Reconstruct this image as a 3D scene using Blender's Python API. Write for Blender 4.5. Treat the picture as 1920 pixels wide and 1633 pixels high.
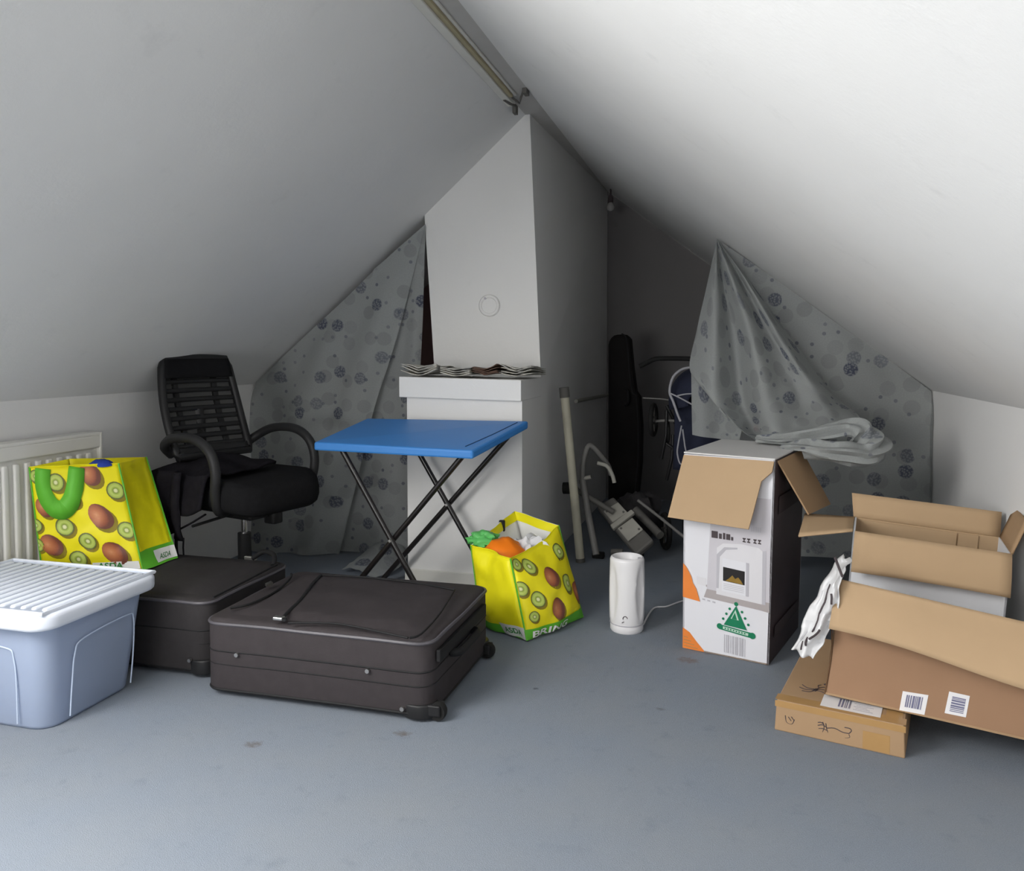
import bpy, bmesh, math, random
from mathutils import Vector, Matrix, noise
random.seed(7)
for o in list(bpy.data.objects): bpy.data.objects.remove(o)
scene = bpy.context.scene
COL = scene.collection
PI = math.pi

# ------------------------------------------------------------------ camera
F, CX, CY, H = 1500.0, 960.0, 727.0, 1.05
PITCH, YAW = math.radians(2.6337), math.radians(15.414)
cam_d = bpy.data.cameras.new('camera')
cam = bpy.data.objects.new('camera', cam_d); COL.objects.link(cam)
cam.location = (0, 0, H)
cam.rotation_euler = (PI/2 - PITCH, 0, YAW)
cam_d.sensor_width = 36.0
cam_d.sensor_fit = 'HORIZONTAL'
cam_d.lens = F*36.0/1920.0
cam_d.shift_y = -(816.5 - CY)/1920.0
cam_d.clip_start = 0.02
scene.camera = cam

# ------------------------------------------------------------------ room numbers (metres)
ZR, XRL, XRR = 2.17, -0.963, -0.86          # flat strip at the ridge
XL, ZKL = -2.44, 0.875                      # left knee wall
XR, ZKR = 0.84, 0.877                       # right knee wall
YF, YB = -2.3, 5.68                         # gable behind camera, far gable
SL = (ZR-ZKL)/(XRL-XL)
SR = (ZR-ZKR)/(XR-XRR)
def zl(x): return ZR + SL*(x-XRL)           # height of left slope
def zr(x): return ZR - SR*(x-XRR)

# ------------------------------------------------------------------ daylight: overcast sky through roof window in the left slope
WY0, WY1, WX0, WX1 = -0.10, 1.14, -2.34, -1.24     # roof window opening, along the left slope
GX0, GX1, GZ0, GZ1 = -1.98, -0.72, 0.45, 1.25       # window in the gable behind the viewer
world = bpy.data.worlds.new('sky'); scene.world = world
world.use_nodes = True
bg = world.node_tree.nodes['Background']
bg.inputs['Color'].default_value = (1.0, 0.985, 0.965, 1)
bg.inputs['Strength'].default_value = 16.5
def portal(name, loc, xa, ya, za, sx, sy):       # sampling guide in a window opening, gives no light of its own
    pl = bpy.data.lights.new(name, 'AREA'); pl.shape = 'RECTANGLE'; pl.size = sx; pl.size_y = sy; pl.cycles.is_portal = True
    po = bpy.data.objects.new(name, pl); COL.objects.link(po); po.location = loc
    po.rotation_euler = Matrix((xa, ya, za)).transposed().to_euler()
nrm = Vector((SL, 0, -1)).normalized()      # into the room
mx = (WX0+WX1)/2
xa = Vector((1, 0, SL)).normalized(); za = -nrm
portal('roof_window_portal', Vector((mx, (WY0+WY1)/2, zl(mx))) - nrm*0.10, xa, za.cross(xa), za, (WX1-WX0)*math.sqrt(1+SL*SL), WY1-WY0)
portal('gable_window_portal', Vector(((GX0+GX1)/2, YF-.06, (GZ0+GZ1)/2)), Vector((1, 0, 0)), Vector((0, 0, 1)), Vector((0, -1, 0)), GX1-GX0, GZ1-GZ0)

vs = scene.view_settings
vs.view_transform = 'Standard'; vs.look = 'None'; vs.gamma = 1.0; vs.use_curve_mapping = False
vs.exposure = 0.0

# ------------------------------------------------------------------ helpers: points
_r = Vector((math.cos(YAW), math.sin(YAW), 0))
_f = Vector((-math.sin(YAW)*math.cos(PITCH), math.cos(YAW)*math.cos(PITCH), -math.sin(PITCH)))
_u = _r.cross(_f)
_o = Vector((0, 0, H))
def ray(u, v): return _r*((u-CX)/F) + _f + _u*((CY-v)/F)
def aZ(u, v, z=0.0): d = ray(u, v); return _o + d*((z-H)/d.z)
def aX(u, v, x): d = ray(u, v); return _o + d*(x/d.x)
def aY(u, v, y): d = ray(u, v); return _o + d*(y/d.y)
def lerp(a, b, t): return a + (b-a)*t
def V(*a): return Vector(a)
def nz(p, s=1.0, o=0.0): return noise.noise(Vector((p[0]*s+o, p[1]*s+o*1.7, p[2]*s-o)))
def spline(pts, t):
    """Catmull-Rom through pts, t in 0..1"""
    n = len(pts)-1; x = min(max(t, 0), 1)*n; i = min(int(x), n-1); w = x-i
    p = [Vector(pts[max(0, min(n, i+k))]) for k in (-1, 0, 1, 2)]
    return 0.5*((2*p[1]) + (p[2]-p[0])*w + (2*p[0]-5*p[1]+4*p[2]-p[3])*w*w + (3*p[1]-p[0]-3*p[2]+p[3])*w**3)
def smooth_path(pts, n): return [spline(pts, i/(n-1)) for i in range(n)]
def sstep(a, b, x):
    t = min(max((x-a)/(b-a), 0), 1); return t*t*(3-2*t)

# ------------------------------------------------------------------ helpers: materials
class NT:
    def __init__(s, name):
        s.m = bpy.data.materials.new(name); s.m.use_nodes = True
        s.t = s.m.node_tree; s.n = s.t.nodes
        s.b = s.n['Principled BSDF']; s.out = s.n['Material Output']
    def node(s, typ, **kw):
        n = s.n.new(typ)
        for k, v in kw.items(): setattr(n, k, v)
        return n
    def link(s, a, b): s.t.links.new(a, b)
    def put(s, sock, v):
        if hasattr(v, 'links'): s.link(v, sock)
        else: sock.default_value = v
    def math(s, op, a, b=0.0, clamp=False):
        n = s.node('ShaderNodeMath', operation=op, use_clamp=clamp); s.put(n.inputs[0], a); s.put(n.inputs[1], b); return n.outputs[0]
    def mix(s, fac, a, b):
        n = s.node('ShaderNodeMix', data_type='RGBA'); s.put(n.inputs[0], fac); s.put(n.inputs[6], c4(a)); s.put(n.inputs[7], c4(b)); return n.outputs[2]
    def ramp(s, fac, stops, interp='LINEAR'):
        n = s.node('ShaderNodeValToRGB'); r = n.color_ramp; r.interpolation = interp
        while len(r.elements) > 1: r.elements.remove(r.elements[-1])
        for i, (p, c) in enumerate(stops):
            e = r.elements[0] if i == 0 else r.elements.new(p)
            e.position = p; e.color = c4(c) if not isinstance(c, (int, float)) else (c, c, c, 1)
        s.put(n.inputs[0], fac); return n.outputs[0]
    def coord(s, which='Object'): return s.node('ShaderNodeTexCoord').outputs[which]
    def geo(s): return s.node('ShaderNodeNewGeometry').outputs['Position']
    def noise(s, vec, scale, detail=3, rough=0.55, out='Fac'):
        n = s.node('ShaderNodeTexNoise'); s.link(vec, n.inputs['Vector'])
        n.inputs['Scale'].default_value = scale; n.inputs['Detail'].default_value = detail; n.inputs['Roughness'].default_value = rough
        return n.outputs[out]
    def bump(s, h, strength, dist=0.01):
        n = s.node('ShaderNodeBump'); n.inputs['Strength'].default_value = strength; n.inputs['Distance'].default_value = dist
        s.put(n.inputs['Height'], h); s.link(n.outputs[0], s.b.inputs['Normal']); return n.outputs[0]
def c4(c):
    if hasattr(c, 'links'): return c
    return (c[0], c[1], c[2], 1) if len(c) == 3 else c
def simple(name, col, rough=0.6, var=0.12, scale=20, metal=0.0, bump=0.0, bscale=200, spec=0.3):
    k = NT(name); p = k.coord('Object')
    f = k.noise(p, scale, 4)
    lo = tuple(c*(1-var) for c in col); hi = tuple(min(1, c*(1+var)) for c in col)
    k.put(k.b.inputs['Base Color'], k.mix(f, lo, hi))
    k.b.inputs['Roughness'].default_value = rough; k.b.inputs['Metallic'].default_value = metal
    k.b.inputs['Specular IOR Level'].default_value = spec
    if bump: k.bump(k.noise(p, bscale, 2), bump, 0.002)
    return k.m
def plaster(name, col, smudge=0.12):
    k = NT(name); p = k.geo()
    a = k.noise(p, 1.3, 4, .6); b = k.noise(p, 9, 5, .65)
    c1 = k.mix(k.ramp(a, [(.35, 0.0), (.7, 1.0)]), tuple(c*(1-smudge*.35) for c in col), col)
    c2 = k.mix(k.ramp(b, [(.62, 0.0), (.8, smudge)]), c1, tuple(c*.45 for c in col))
    k.put(k.b.inputs['Base Color'], c2); k.b.inputs['Roughness'].default_value = .85
    k.b.inputs['Specular IOR Level'].default_value = .2
    k.bump(k.noise(p, 35, 6, .7), .10, .01)
    return k.m
M = {}
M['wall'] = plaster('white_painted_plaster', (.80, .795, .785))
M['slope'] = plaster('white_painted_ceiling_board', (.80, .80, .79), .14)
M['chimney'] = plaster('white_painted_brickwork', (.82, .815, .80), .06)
M['backwall'] = plaster('shade_darkened_plaster', (.23, .22, .22), .2)  # base colour lowered so the far gable's shade is painted in
M['maroon'] = plaster('dark_maroon_paint', (.20, .12, .115), .2)
M['trimwhite'] = simple('aged_white_gloss', (.70, .69, .64), .45, .08, 12)
M['trimtan'] = simple('yellowed_timber_strip', (.42, .37, .24), .6, .2, 10)
M['trimgrey'] = simple('dusty_grey_board', (.50, .49, .47), .8, .12, 8)
M['dark'] = simple('near_black_void', (.015, .014, .014), .8)

def carpet():
    k = NT('worn_blue_grey_carpet'); p = k.geo()
    f = k.noise(p, 420, 2, .7); g = k.noise(p, 2.2, 5, .6); h = k.noise(p, 14, 4, .65)
    base = k.mix(f, (.135, .163, .205), (.29, .325, .375))
    base = k.mix(k.ramp(g, [(.35, 0.0), (.7, .55)]), base, (.25, .265, .28))
    base = k.mix(k.ramp(h, [(.58, 0.0), (.85, .35)]), base, (.09, .11, .14))
    sep = k.node('ShaderNodeSeparateXYZ'); k.link(p, sep.inputs[0])
    for (u, v, r, colr, s) in [(755, 1375, .035, (.11, .085, .07), .8), (475, 1396, .035, (.10, .07, .055), .8), (1290, 1238, .05, (.16, .08, .05), .75),
                            (1005, 1291, .014, (.02, .022, .03), .9), (1238, 1330, .02, (.06, .05, .05), .6), (1330, 1225, .03, (.12, .08, .05), .6)]:
        q = aZ(u, v)
        dx = k.math('DIVIDE', k.math('SUBTRACT', sep.outputs[0], q.x), r*1.3); dy = k.math('DIVIDE', k.math('SUBTRACT', sep.outputs[1], q.y), r)
        d = k.math('ADD', k.math('MULTIPLY', dx, dx), k.math('MULTIPLY', dy, dy))
        d = k.math('ADD', d, k.math('MULTIPLY', k.noise(p, 60, 3), 1.2))
        base = k.mix(k.ramp(d, [(.35, s), (1.0, 0.0)]), base, colr)
    k.put(k.b.inputs['Base Color'], base); k.b.inputs['Roughness'].default_value = .95
    k.b.inputs['Specular IOR Level'].default_value = .08
    k.bump(f, .5, .004)
    return k.m
M['carpet'] = carpet()
M['radiator'] = simple('cream_enamel', (.74, .73, .69), .4, .04, 6)
M['black_plastic'] = simple('black_plastic', (.016, .016, .017), .42, .2, 30)
M['arm_plastic'] = simple('matt_charcoal_plastic', (.021, .021, .022), .5, .2, 30)
M['black_fabric'] = simple('black_upholstery', (.012, .012, .013), .95, .3, 60, bump=.4, bscale=600, spec=.1)
M['scarf'] = simple('black_wool', (.014, .013, .016), .95, .4, 40, bump=.6, bscale=300, spec=.05)
M['chrome'] = simple('chrome', (.75, .75, .75), .2, .05, 10, metal=1)
M['steel'] = simple('dull_steel', (.55, .54, .52), .35, .1, 20, metal=1)
def meshmat():
    k = NT('black_mesh_net'); p = k.coord('Object')
    tr = k.node('ShaderNodeBsdfTransparent'); mx_ = k.node('ShaderNodeMixShader'); mx_.inputs[0].default_value = .18
    k.put(k.b.inputs['Base Color'], k.mix(k.noise(p, 300), (.01, .01, .01), (.025, .025, .025))); k.b.inputs['Roughness'].default_value = .9
    k.link(k.b.outputs[0], mx_.inputs[1]); k.link(tr.outputs[0], mx_.inputs[2]); k.link(mx_.outputs[0], k.out.inputs[0])
    return k.m
M['net'] = meshmat()
M['suit'] = simple('charcoal_woven_polyester', (.040, .034, .036), .72, .25, 25, bump=.35, bscale=900, spec=.25)
M['suit2'] = simple('black_woven_polyester', (.032, .029, .030), .78, .25, 25, bump=.35, bscale=900, spec=.22)
M['suit_pipe'] = simple('grey_piping', (.085, .08, .09), .4, .2, 30)
M['zip'] = simple('black_zip_tape', (.010, .010, .011), .7, .2, 80)
M['blue'] = simple('bright_blue_plastic', (.045, .225, .60), .42, .04, 5, spec=.4)
M['blue_dark'] = simple('blue_plastic_seam', (.01, .05, .15), .5)
M['tube_black'] = simple('black_enamelled_tube', (.012, .010, .010), .28, .2, 10, spec=.6)
M['white_plastic'] = simple('white_plastic', (.80, .79, .80), .32, .03, 5, spec=.5)
M['lid_plastic'] = simple('frosted_white_plastic', (.72, .76, .84), .38, .05, 8, spec=.45)
def binmat(name, col, tr_, rough=.3):
    k = NT(name); p = k.coord('Object')
    k.put(k.b.inputs['Base Color'], k.mix(k.noise(p, 3), tuple(c*.9 for c in col), col)); k.b.inputs['Roughness'].default_value = rough
    tl = k.node('ShaderNodeBsdfTranslucent'); tl.inputs[0].default_value = c4(col)
    tp = k.node('ShaderNodeBsdfTransparent'); tp.inputs[0].default_value = (.80, .87, .97, 1)
    m1 = k.node('ShaderNodeMixShader'); m1.inputs[0].default_value = .30
    m2 = k.node('ShaderNodeMixShader'); m2.inputs[0].default_value = tr_
    k.link(k.b.outputs[0], m1.inputs[1]); k.link(tl.outputs[0], m1.inputs[2])
    k.link(m1.outputs[0], m2.inputs[1]); k.link(tp.outputs[0], m2.inputs[2]); k.link(m2.outputs[0], k.out.inputs[0])
    return k.m
M['bin_rib'] = simple('pale_blue_plastic_edge', (.52, .60, .74), .35, .05, 8)
M['lid_panel'] = simple('blue_grey_lid_recess', (.34, .38, .46), .45, .08, 8)
M['bin'] = binmat('translucent_blue_plastic', (.62, .70, .85), .40)
M['clothes'] = simple('navy_folded_cloth', (.12, .16, .25), .9, .3, 8)
M['clothes_light'] = simple('pale_blue_folded_cloth', (.38, .45, .58), .9, .2, 8)

def curtain(name, base, dark, tr_):
    k = NT(name); uv = k.coord('UV')
    def dots(scale, lo, hi, thr, off):
        mp = k.node('ShaderNodeMapping'); mp.inputs['Location'].default_value = (off, off*.7, 0); k.link(uv, mp.inputs[0])
        vo = k.node('ShaderNodeTexVoronoi', voronoi_dimensions='2D', feature='F1'); vo.inputs['Scale'].default_value = scale; vo.inputs['Randomness'].default_value = .75
        k.link(mp.outputs[0], vo.inputs['Vector'])
        sp = k.node('ShaderNodeSeparateColor'); k.link(vo.outputs['Color'], sp.inputs[0])
        ring = k.ramp(vo.outputs['Distance'], [(lo, 1.0), (hi, 0.0)])
        pick = k.ramp(sp.outputs[0], [(thr, 0.0), (thr+.05, 1.0)])
        lvl = k.math('ADD', k.math('MULTIPLY', sp.outputs[1], .5), .5)
        return k.math('MULTIPLY', k.math('MULTIPLY', ring, pick), lvl)
    fine = k.node('ShaderNodeTexVoronoi', voronoi_dimensions='2D'); fine.inputs['Scale'].default_value = 95; k.link(uv, fine.inputs['Vector'])
    fd = k.ramp(fine.outputs['Distance'], [(.25, .45), (.5, 1.0)])
    big = k.math('MULTIPLY', dots(9.0, .25, .30, .60, 0), fd)
    mid = k.math('MULTIPLY', dots(9.5, .30, .34, .3, 3.3), .38)
    small = k.math('MULTIPLY', dots(17, .12, .16, .70, 1.7), .7)
    weave = k.noise(uv, 160, 2)
    b0 = k.mix(weave, tuple(c*.86 for c in base), tuple(c*1.1 for c in base))
    col = k.mix(mid, b0, tuple(c*.55 for c in base)); col = k.mix(small, col, dark); col = k.mix(big, col, dark)
    k.put(k.b.inputs['Base Color'], col); k.b.inputs['Roughness'].default_value = .8; k.b.inputs['Specular IOR Level'].default_value = .15
    tl = k.node('ShaderNodeBsdfTranslucent'); k.link(col, tl.inputs[0])
    tp = k.node('ShaderNodeBsdfTransparent')
    m1 = k.node('ShaderNodeMixShader'); m1.inputs[0].default_value = .25
    m2 = k.node('ShaderNodeMixShader'); m2.inputs[0].default_value = tr_
    k.link(k.b.outputs[0], m1.inputs[1]); k.link(tl.outputs[0], m1.inputs[2])
    k.link(m1.outputs[0], m2.inputs[1]); k.link(tp.outputs[0], m2.inputs[2]); k.link(m2.outputs[0], k.out.inputs[0])
    return k.m
M['curtain'] = curtain('sheer_grey_dotted_voile', (.44, .46, .455), (.10, .115, .165), .15)

def kiwi_slice():
    k = NT('printed_kiwi_slice'); uv = k.coord('UV')
    ln = k.node('ShaderNodeVectorMath', operation='LENGTH'); k.link(uv, ln.inputs[0])
    d = k.math('ADD', ln.outputs['Value'], k.math('MULTIPLY', k.math('SUBTRACT', k.noise(uv, 5, 2), .5), .10))
    col = k.ramp(d, [(0, (.72, .72, .45)), (.18, (.66, .68, .32)), (.26, (.22, .28, .05)), (.36, (.34, .45, .06)), (.52, (.50, .60, .14)), (.78, (.40, .50, .08)), (.88, (.12, .15, .03)), (1.0, (.15, .12, .03))])
    k.put(k.b.inputs['Base Color'], col); k.b.inputs['Roughness'].default_value = .45
    return k.m
def kiwi_fruit():
    k = NT('printed_whole_kiwi'); uv = k.coord('UV')
    mp = k.node('ShaderNodeMapping'); mp.inputs['Location'].default_value = (.22, -.25, 0); k.link(uv, mp.inputs[0])
    ln = k.node('ShaderNodeVectorMath', operation='LENGTH'); k.link(mp.outputs[0], ln.inputs[0])
    d = k.math('ADD', ln.outputs['Value'], k.math('MULTIPLY', k.math('SUBTRACT', k.noise(uv, 6, 3), .5), .2))
    col = k.ramp(d, [(0, (.66, .30, .14)), (.35, (.52, .18, .07)), (.8, (.32, .09, .04)), (1.2, (.16, .05, .03))])
    k.put(k.b.inputs['Base Color'], col); k.b.inputs['Roughness'].default_value = .45
    return k.m
M['kiwi_slice'] = kiwi_slice(); M['kiwi_fruit'] = kiwi_fruit()
M['kiwi_shade'] = simple('olive_print', (.26, .20, .015), .45)
M['kiwi'] = simple('printed_yellow_laminate', (.86, .76, .012), .42, .08, 9, bump=.25, bscale=18)
M['yellow'] = simple('plain_yellow_laminate', (.86, .78, .012), .42, .08, 9, bump=.25, bscale=18)
M['green'] = simple('bright_green_webbing', (.12, .46, .035), .5, .12, 12)
M['green_film'] = simple('green_polythene', (.12, .50, .13), .35, .2, 20)
M['print_green'] = simple('green_print', (.03, .22, .04), .5)
M['lining'] = simple('white_bag_lining', (.82, .82, .80), .45, .05, 10, bump=.3, bscale=22)
M['white_print'] = simple('white_print', (.80, .80, .78), .5, .05, 8)
M['orange'] = simple('orange_plastic', (.90, .21, .008), .5, .06, 6)
M['royal'] = simple('royal_blue_cloth', (.02, .05, .30), .8)
M['card'] = simple('brown_cardboard', (.40, .265, .155), .85, .10, 5, bump=.1, bscale=60, spec=.1)
M['card2'] = simple('tan_inner_cardboard', (.47, .33, .20), .85, .07, 5, bump=.1, bscale=60, spec=.1)
M['card3'] = simple('reddish_brown_cardboard', (.34, .205, .125), .85, .12, 5, bump=.1, bscale=60, spec=.1)
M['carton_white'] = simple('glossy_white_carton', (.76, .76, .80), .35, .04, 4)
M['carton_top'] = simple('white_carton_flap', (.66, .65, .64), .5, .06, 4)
M['carton_dark'] = simple('dark_carton_side', (.055, .038, .042), .4, .7, 5)  # mottled side colour, far darker than the other carton panels
M['p_orange'] = simple('orange_print', (.80, .24, .05), .4, .12, 7)
M['p_grey'] = simple('pale_grey_print', (.60, .58, .62), .4, .05, 6)
M['p_taupe'] = simple('taupe_print', (.42, .38, .38), .4, .06, 6)
M['p_mid'] = simple('mid_grey_print', (.50, .49, .53), .4, .05, 6)
M['p_light'] = simple('light_mantel_print', (.72, .71, .74), .4, .03, 6)
M['p_black'] = simple('black_print', (.02, .018, .018), .4)
M['p_flame'] = simple('amber_flame_print', (.28, .17, .03), .4, .3, 40)
M['p_green'] = simple('emerald_print', (.012, .20, .095), .4, .08, 10)
M['p_mint'] = simple('mint_print', (.50, .66, .56), .4)
M['p_ink'] = simple('dark_ink', (.07, .055, .06), .6, .2, 10)
M['p_inkblue'] = simple('blue_grey_ink', (.17, .17, .27), .6, .2, 10)
M['p_inkbrown'] = simple('brown_stamp_ink', (.14, .075, .035), .7, .3, 10)
M['p_tape'] = simple('amber_parcel_tape', (.42, .25, .10), .35, .12, 8)
M['paper'] = simple('white_label_paper', (.80, .79, .80), .6, .03, 8)
M['poly'] = simple('white_polystyrene', (.78, .80, .84), .6, .03, 10)
def newsprint():
    k = NT('newsprint'); p = k.coord('Object')
    f = k.noise(p, 90, 3, .7); g = k.noise(p, 14, 3)
    k.put(k.b.inputs['Base Color'], k.mix(k.ramp(g, [(.5, 0.0), (.62, .7)]), k.mix(f, (.36, .35, .31), (.66, .64, .57)), (.20, .20, .20))); k.b.inputs['Roughness'].default_value = .8
    return k.m
M['news'] = newsprint()
M['news_brown'] = simple('dark_brown_magazine', (.12, .07, .05), .5, .5, 30)
M['cream_pole'] = simple('cream_enamelled_pole', (.50, .48, .38), .45, .12, 10)
M['grey_plastic'] = simple('grey_plastic', (.13, .125, .115), .6, .12, 10)
M['grey_light'] = simple('light_grey_plate', (.36, .35, .31), .6, .1, 15)
M['grey_tube'] = simple('grey_tube', (.20, .195, .185), .45, .1, 10)
M['navy'] = simple('navy_canvas', (.022, .026, .05), .85, .3, 20, bump=.3, bscale=400)
M['pipingwhite'] = simple('pale_grey_piping', (.40, .40, .43), .6, .1, 10)
M['case'] = simple('black_nylon', (.010, .009, .009), .85, .3, 20, bump=.3, bscale=300, spec=.15)
M['bundle'] = simple('dark_grey_fleece', (.05, .047, .05), .95, .4, 20, bump=.6, bscale=120)
M['rubber'] = simple('black_rubber', (.012, .012, .012), .8, .2, 20)
M['white_film'] = simple('white_polythene', (.74, .74, .75), .28, .08, 20, spec=.5)
M['clear_lamp'] = simple('dusty_bulb_glass', (.45, .44, .43), .25, .05, 10)
M['red'] = simple('red_plastic', (.35, .02, .02), .4)

# ------------------------------------------------------------------ helpers: meshes
class MB:
    def __init__(s): s.v = []; s.f = []; s.uv = []; s.mi = []
    def add(s, vs_, fs, uvs=None, mi=0):
        b = len(s.v); s.v += [Vector(p) for p in vs_]
        s.uv += list(uvs) if uvs else [(0, 0)]*len(vs_)
        for f in fs: s.f.append(tuple(i+b for i in f)); s.mi.append(mi)
        return s
    def hexa(s, p, mi=0):   # p: 4 bottom (ccw from above), 4 top
        return s.add(p, [(3, 2, 1, 0), (4, 5, 6, 7), (0, 1, 5, 4), (1, 2, 6, 5), (2, 3, 7, 6), (3, 0, 4, 7)], mi=mi)
    def box(s, x0, x1, y0, y1, z0, z1, mi=0):
        return s.hexa([(x0, y0, z0), (x1, y0, z0), (x1, y1, z0), (x0, y1, z0), (x0, y0, z1), (x1, y0, z1), (x1, y1, z1), (x0, y1, z1)], mi)
    def slab(s, q, t, mi=0):   # quad corners extruded by vector t
        q = [Vector(a) for a in q]; t = Vector(t)
        return s.hexa([a for a in q] + [a+t for a in q], mi)
    def poly(s, pts, t):       # polygon extruded by vector t
        n = len(pts); pts = [Vector(p) for p in pts]; t = Vector(t)
        fs = [tuple(range(n))[::-1], tuple(range(n, 2*n))] + [(i, (i+1) % n, n+(i+1) % n, n+i) for i in range(n)]
        return s.add(pts + [p+t for p in pts], fs)
    def tube(s, pts, r, n=8, closed=False, flat=1.0, up=None):
        pts = [Vector(p) for p in pts]; m = len(pts); rs = r if isinstance(r, (list, tuple)) else [r]*m
        vs_ = []; ref = None
        for i, p in enumerate(pts):
            a = pts[(i-1) % m] if (closed or i > 0) else p; b = pts[(i+1) % m] if (closed or i < m-1) else p
            d = (b-a).normalized()
            if up is not None: ref = Vector(up)
            elif ref is None: ref = Vector((0, 0, 1)) if abs(d.z) < .9 else Vector((1, 0, 0))
            x = d.cross(ref)
            if x.length < 1e-6: x = d.cross(Vector((1, .3, .2)))
            x.normalize(); y = x.cross(d).normalized()
            if up is None: ref = y
            for k in range(n):
                w = 2*PI*k/n; vs_.append(p + x*math.cos(w)*rs[i] + y*math.sin(w)*rs[i]*flat)
        fs = []
        for i in range(m if closed else m-1):
            j = (i+1) % m
            for k in range(n): fs.append((i*n+k, i*n+(k+1) % n, j*n+(k+1) % n, j*n+k))
        if not closed: fs += [tuple(range(n))[::-1], tuple(range((m-1)*n, m*n))]
        return s.add(vs_, fs)
    def lathe(s, prof, n=24, o=(0, 0, 0), rf=None):
        o = Vector(o); vs_ = []
        for (r, z) in prof:
            for k in range(n):
                w = 2*PI*k/n; rr = r if rf is None else rf(r, z, w)
                vs_.append(o + Vector((rr*math.cos(w), rr*math.sin(w), z)))
        m = len(prof); fs = [(i*n+k, i*n+(k+1) % n, (i+1)*n+(k+1) % n, (i+1)*n+k) for i in range(m-1) for k in range(n)]
        fs += [tuple(range(n))[::-1], tuple(range((m-1)*n, m*n))]
        return s.add(vs_, fs)
    def cyl(s, a, b, r, n=16): return s.tube([a, b], r, n)
    def grid(s, fn, nu, nv, su=1.0, sv=1.0):
        vs_, uvs = [], []
        for j in range(nv+1):
            for i in range(nu+1):
                a, b = i/nu, j/nv; vs_.append(fn(a, b)); uvs.append((a*su, b*sv))
        w = nu+1
        return s.add(vs_, [(j*w+i, j*w+i+1, (j+1)*w+i+1, (j+1)*w+i) for j in range(nv) for i in range(nu)], uvs)
    def rbox(s, x0, x1, y0, y1, z0, z1, r, n=4, rz=None, taper=0.0):
        """box with rounded vertical corners and softened top/bottom rims; taper shrinks the bottom"""
        rz = r*.5 if rz is None else rz
        prof = [(rz*(1-math.cos(a)), z0+rz*(1-math.sin(a))) for a in [PI/2*(1-i/3) for i in range(4)]]
        prof = [(rz*(1-math.sin(PI/2*i/3)), z0+rz*(1-math.cos(PI/2*i/3))) for i in range(4)] + [(rz*(1-math.cos(PI/2*i/3)), z1-rz*(1-math.sin(PI/2*i/3))) for i in range(4)]
        rings = []
        for (ins, z) in prof:
            tp = taper*(1-(z-z0)/(z1-z0)); q = ins+tp; ring = []
            for (cx, cy, a0) in ((x1-r, y1-r, 0), (x0+r, y1-r, PI/2), (x0+r, y0+r, PI), (x1-r, y0+r, 1.5*PI)):
                for k in range(n+1):
                    a = a0+PI/2*k/n
                    sx = -1 if cx > (x0+x1)/2 else 1; sy = -1 if cy > (y0+y1)/2 else 1
                    rr = max(r-ins, .0005)
                    ring.append(Vector((cx+sx*tp+rr*math.cos(a), cy+sy*tp+rr*math.sin(a), z)))
            rings.append(ring)
        m = len(rings[0]); vs_ = [p for rg in rings for p in rg]
        fs = [(i*m+k, i*m+(k+1) % m, (i+1)*m+(k+1) % m, (i+1)*m+k) for i in range(len(rings)-1) for k in range(m)]
        fs += [tuple(range(m))[::-1], tuple(range((len(rings)-1)*m, len(rings)*m))]
        return s.add(vs_, fs)
    def warp(s, fn): s.v = [Vector(fn(p)) for p in s.v]; return s
    def build(s, name, mat, parent=None, smooth=False, bevel=0.0, solid=0.0, sub=0, world=True, mats=None):
        me = bpy.data.meshes.new(name)
        vs_ = s.v
        if parent is not None and world:
            bpy.context.view_layer.update()
            inv = full_matrix(parent).inverted(); vs_ = [inv @ p for p in vs_]
        me.from_pydata([tuple(p) for p in vs_], [], s.f)
        uvl = me.uv_layers.new(name='UVMap')
        for l in me.loops: uvl.data[l.index].uv = s.uv[l.vertex_index]
        for mm in (mats or [mat]): me.materials.append(M[mm])
        if mats:
            for i, pg in enumerate(me.polygons): pg.material_index = s.mi[i]
        bm = bmesh.new(); bm.from_mesh(me); bmesh.ops.recalc_face_normals(bm, faces=bm.faces); bm.to_mesh(me); bm.free()
        if smooth:
            for pg in me.polygons: pg.use_smooth = True
        o = bpy.data.objects.new(name, me); COL.objects.link(o)
        if parent is not None: o.parent = parent
        if solid:
            md = o.modifiers.new('thick', 'SOLIDIFY'); md.thickness = solid; md.offset = 0
        if bevel:
            md = o.modifiers.new('bevel', 'BEVEL'); md.width = bevel; md.segments = 2; md.limit_method = 'ANGLE'; md.angle_limit = math.radians(40)
        if sub:
            md = o.modifiers.new('sub', 'SUBSURF'); md.levels = sub; md.render_levels = sub
        if smooth:
            try: me.set_sharp_from_angle(angle=math.radians(48))
            except Exception: pass
        return o
def full_matrix(o):
    m = Matrix.LocRotScale(o.location, o.rotation_euler, o.scale)
    return full_matrix(o.parent) @ m if o.parent else m
def tag(o, label, cat, group=None):
    o['label'] = label; o['category'] = cat
    if group: o['group'] = group
    return o
def thing(name, label, cat, loc=(0, 0, 0), rotz=0.0, group=None):
    o = bpy.data.objects.new(name, None); COL.objects.link(o); o.empty_display_size = .1
    o.location = loc; o.rotation_euler = (0, 0, rotz)
    return tag(o, label, cat, group)
def struct(o, label=None):
    o['kind'] = 'structure'
    if label: o['label'] = label
    return o
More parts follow.
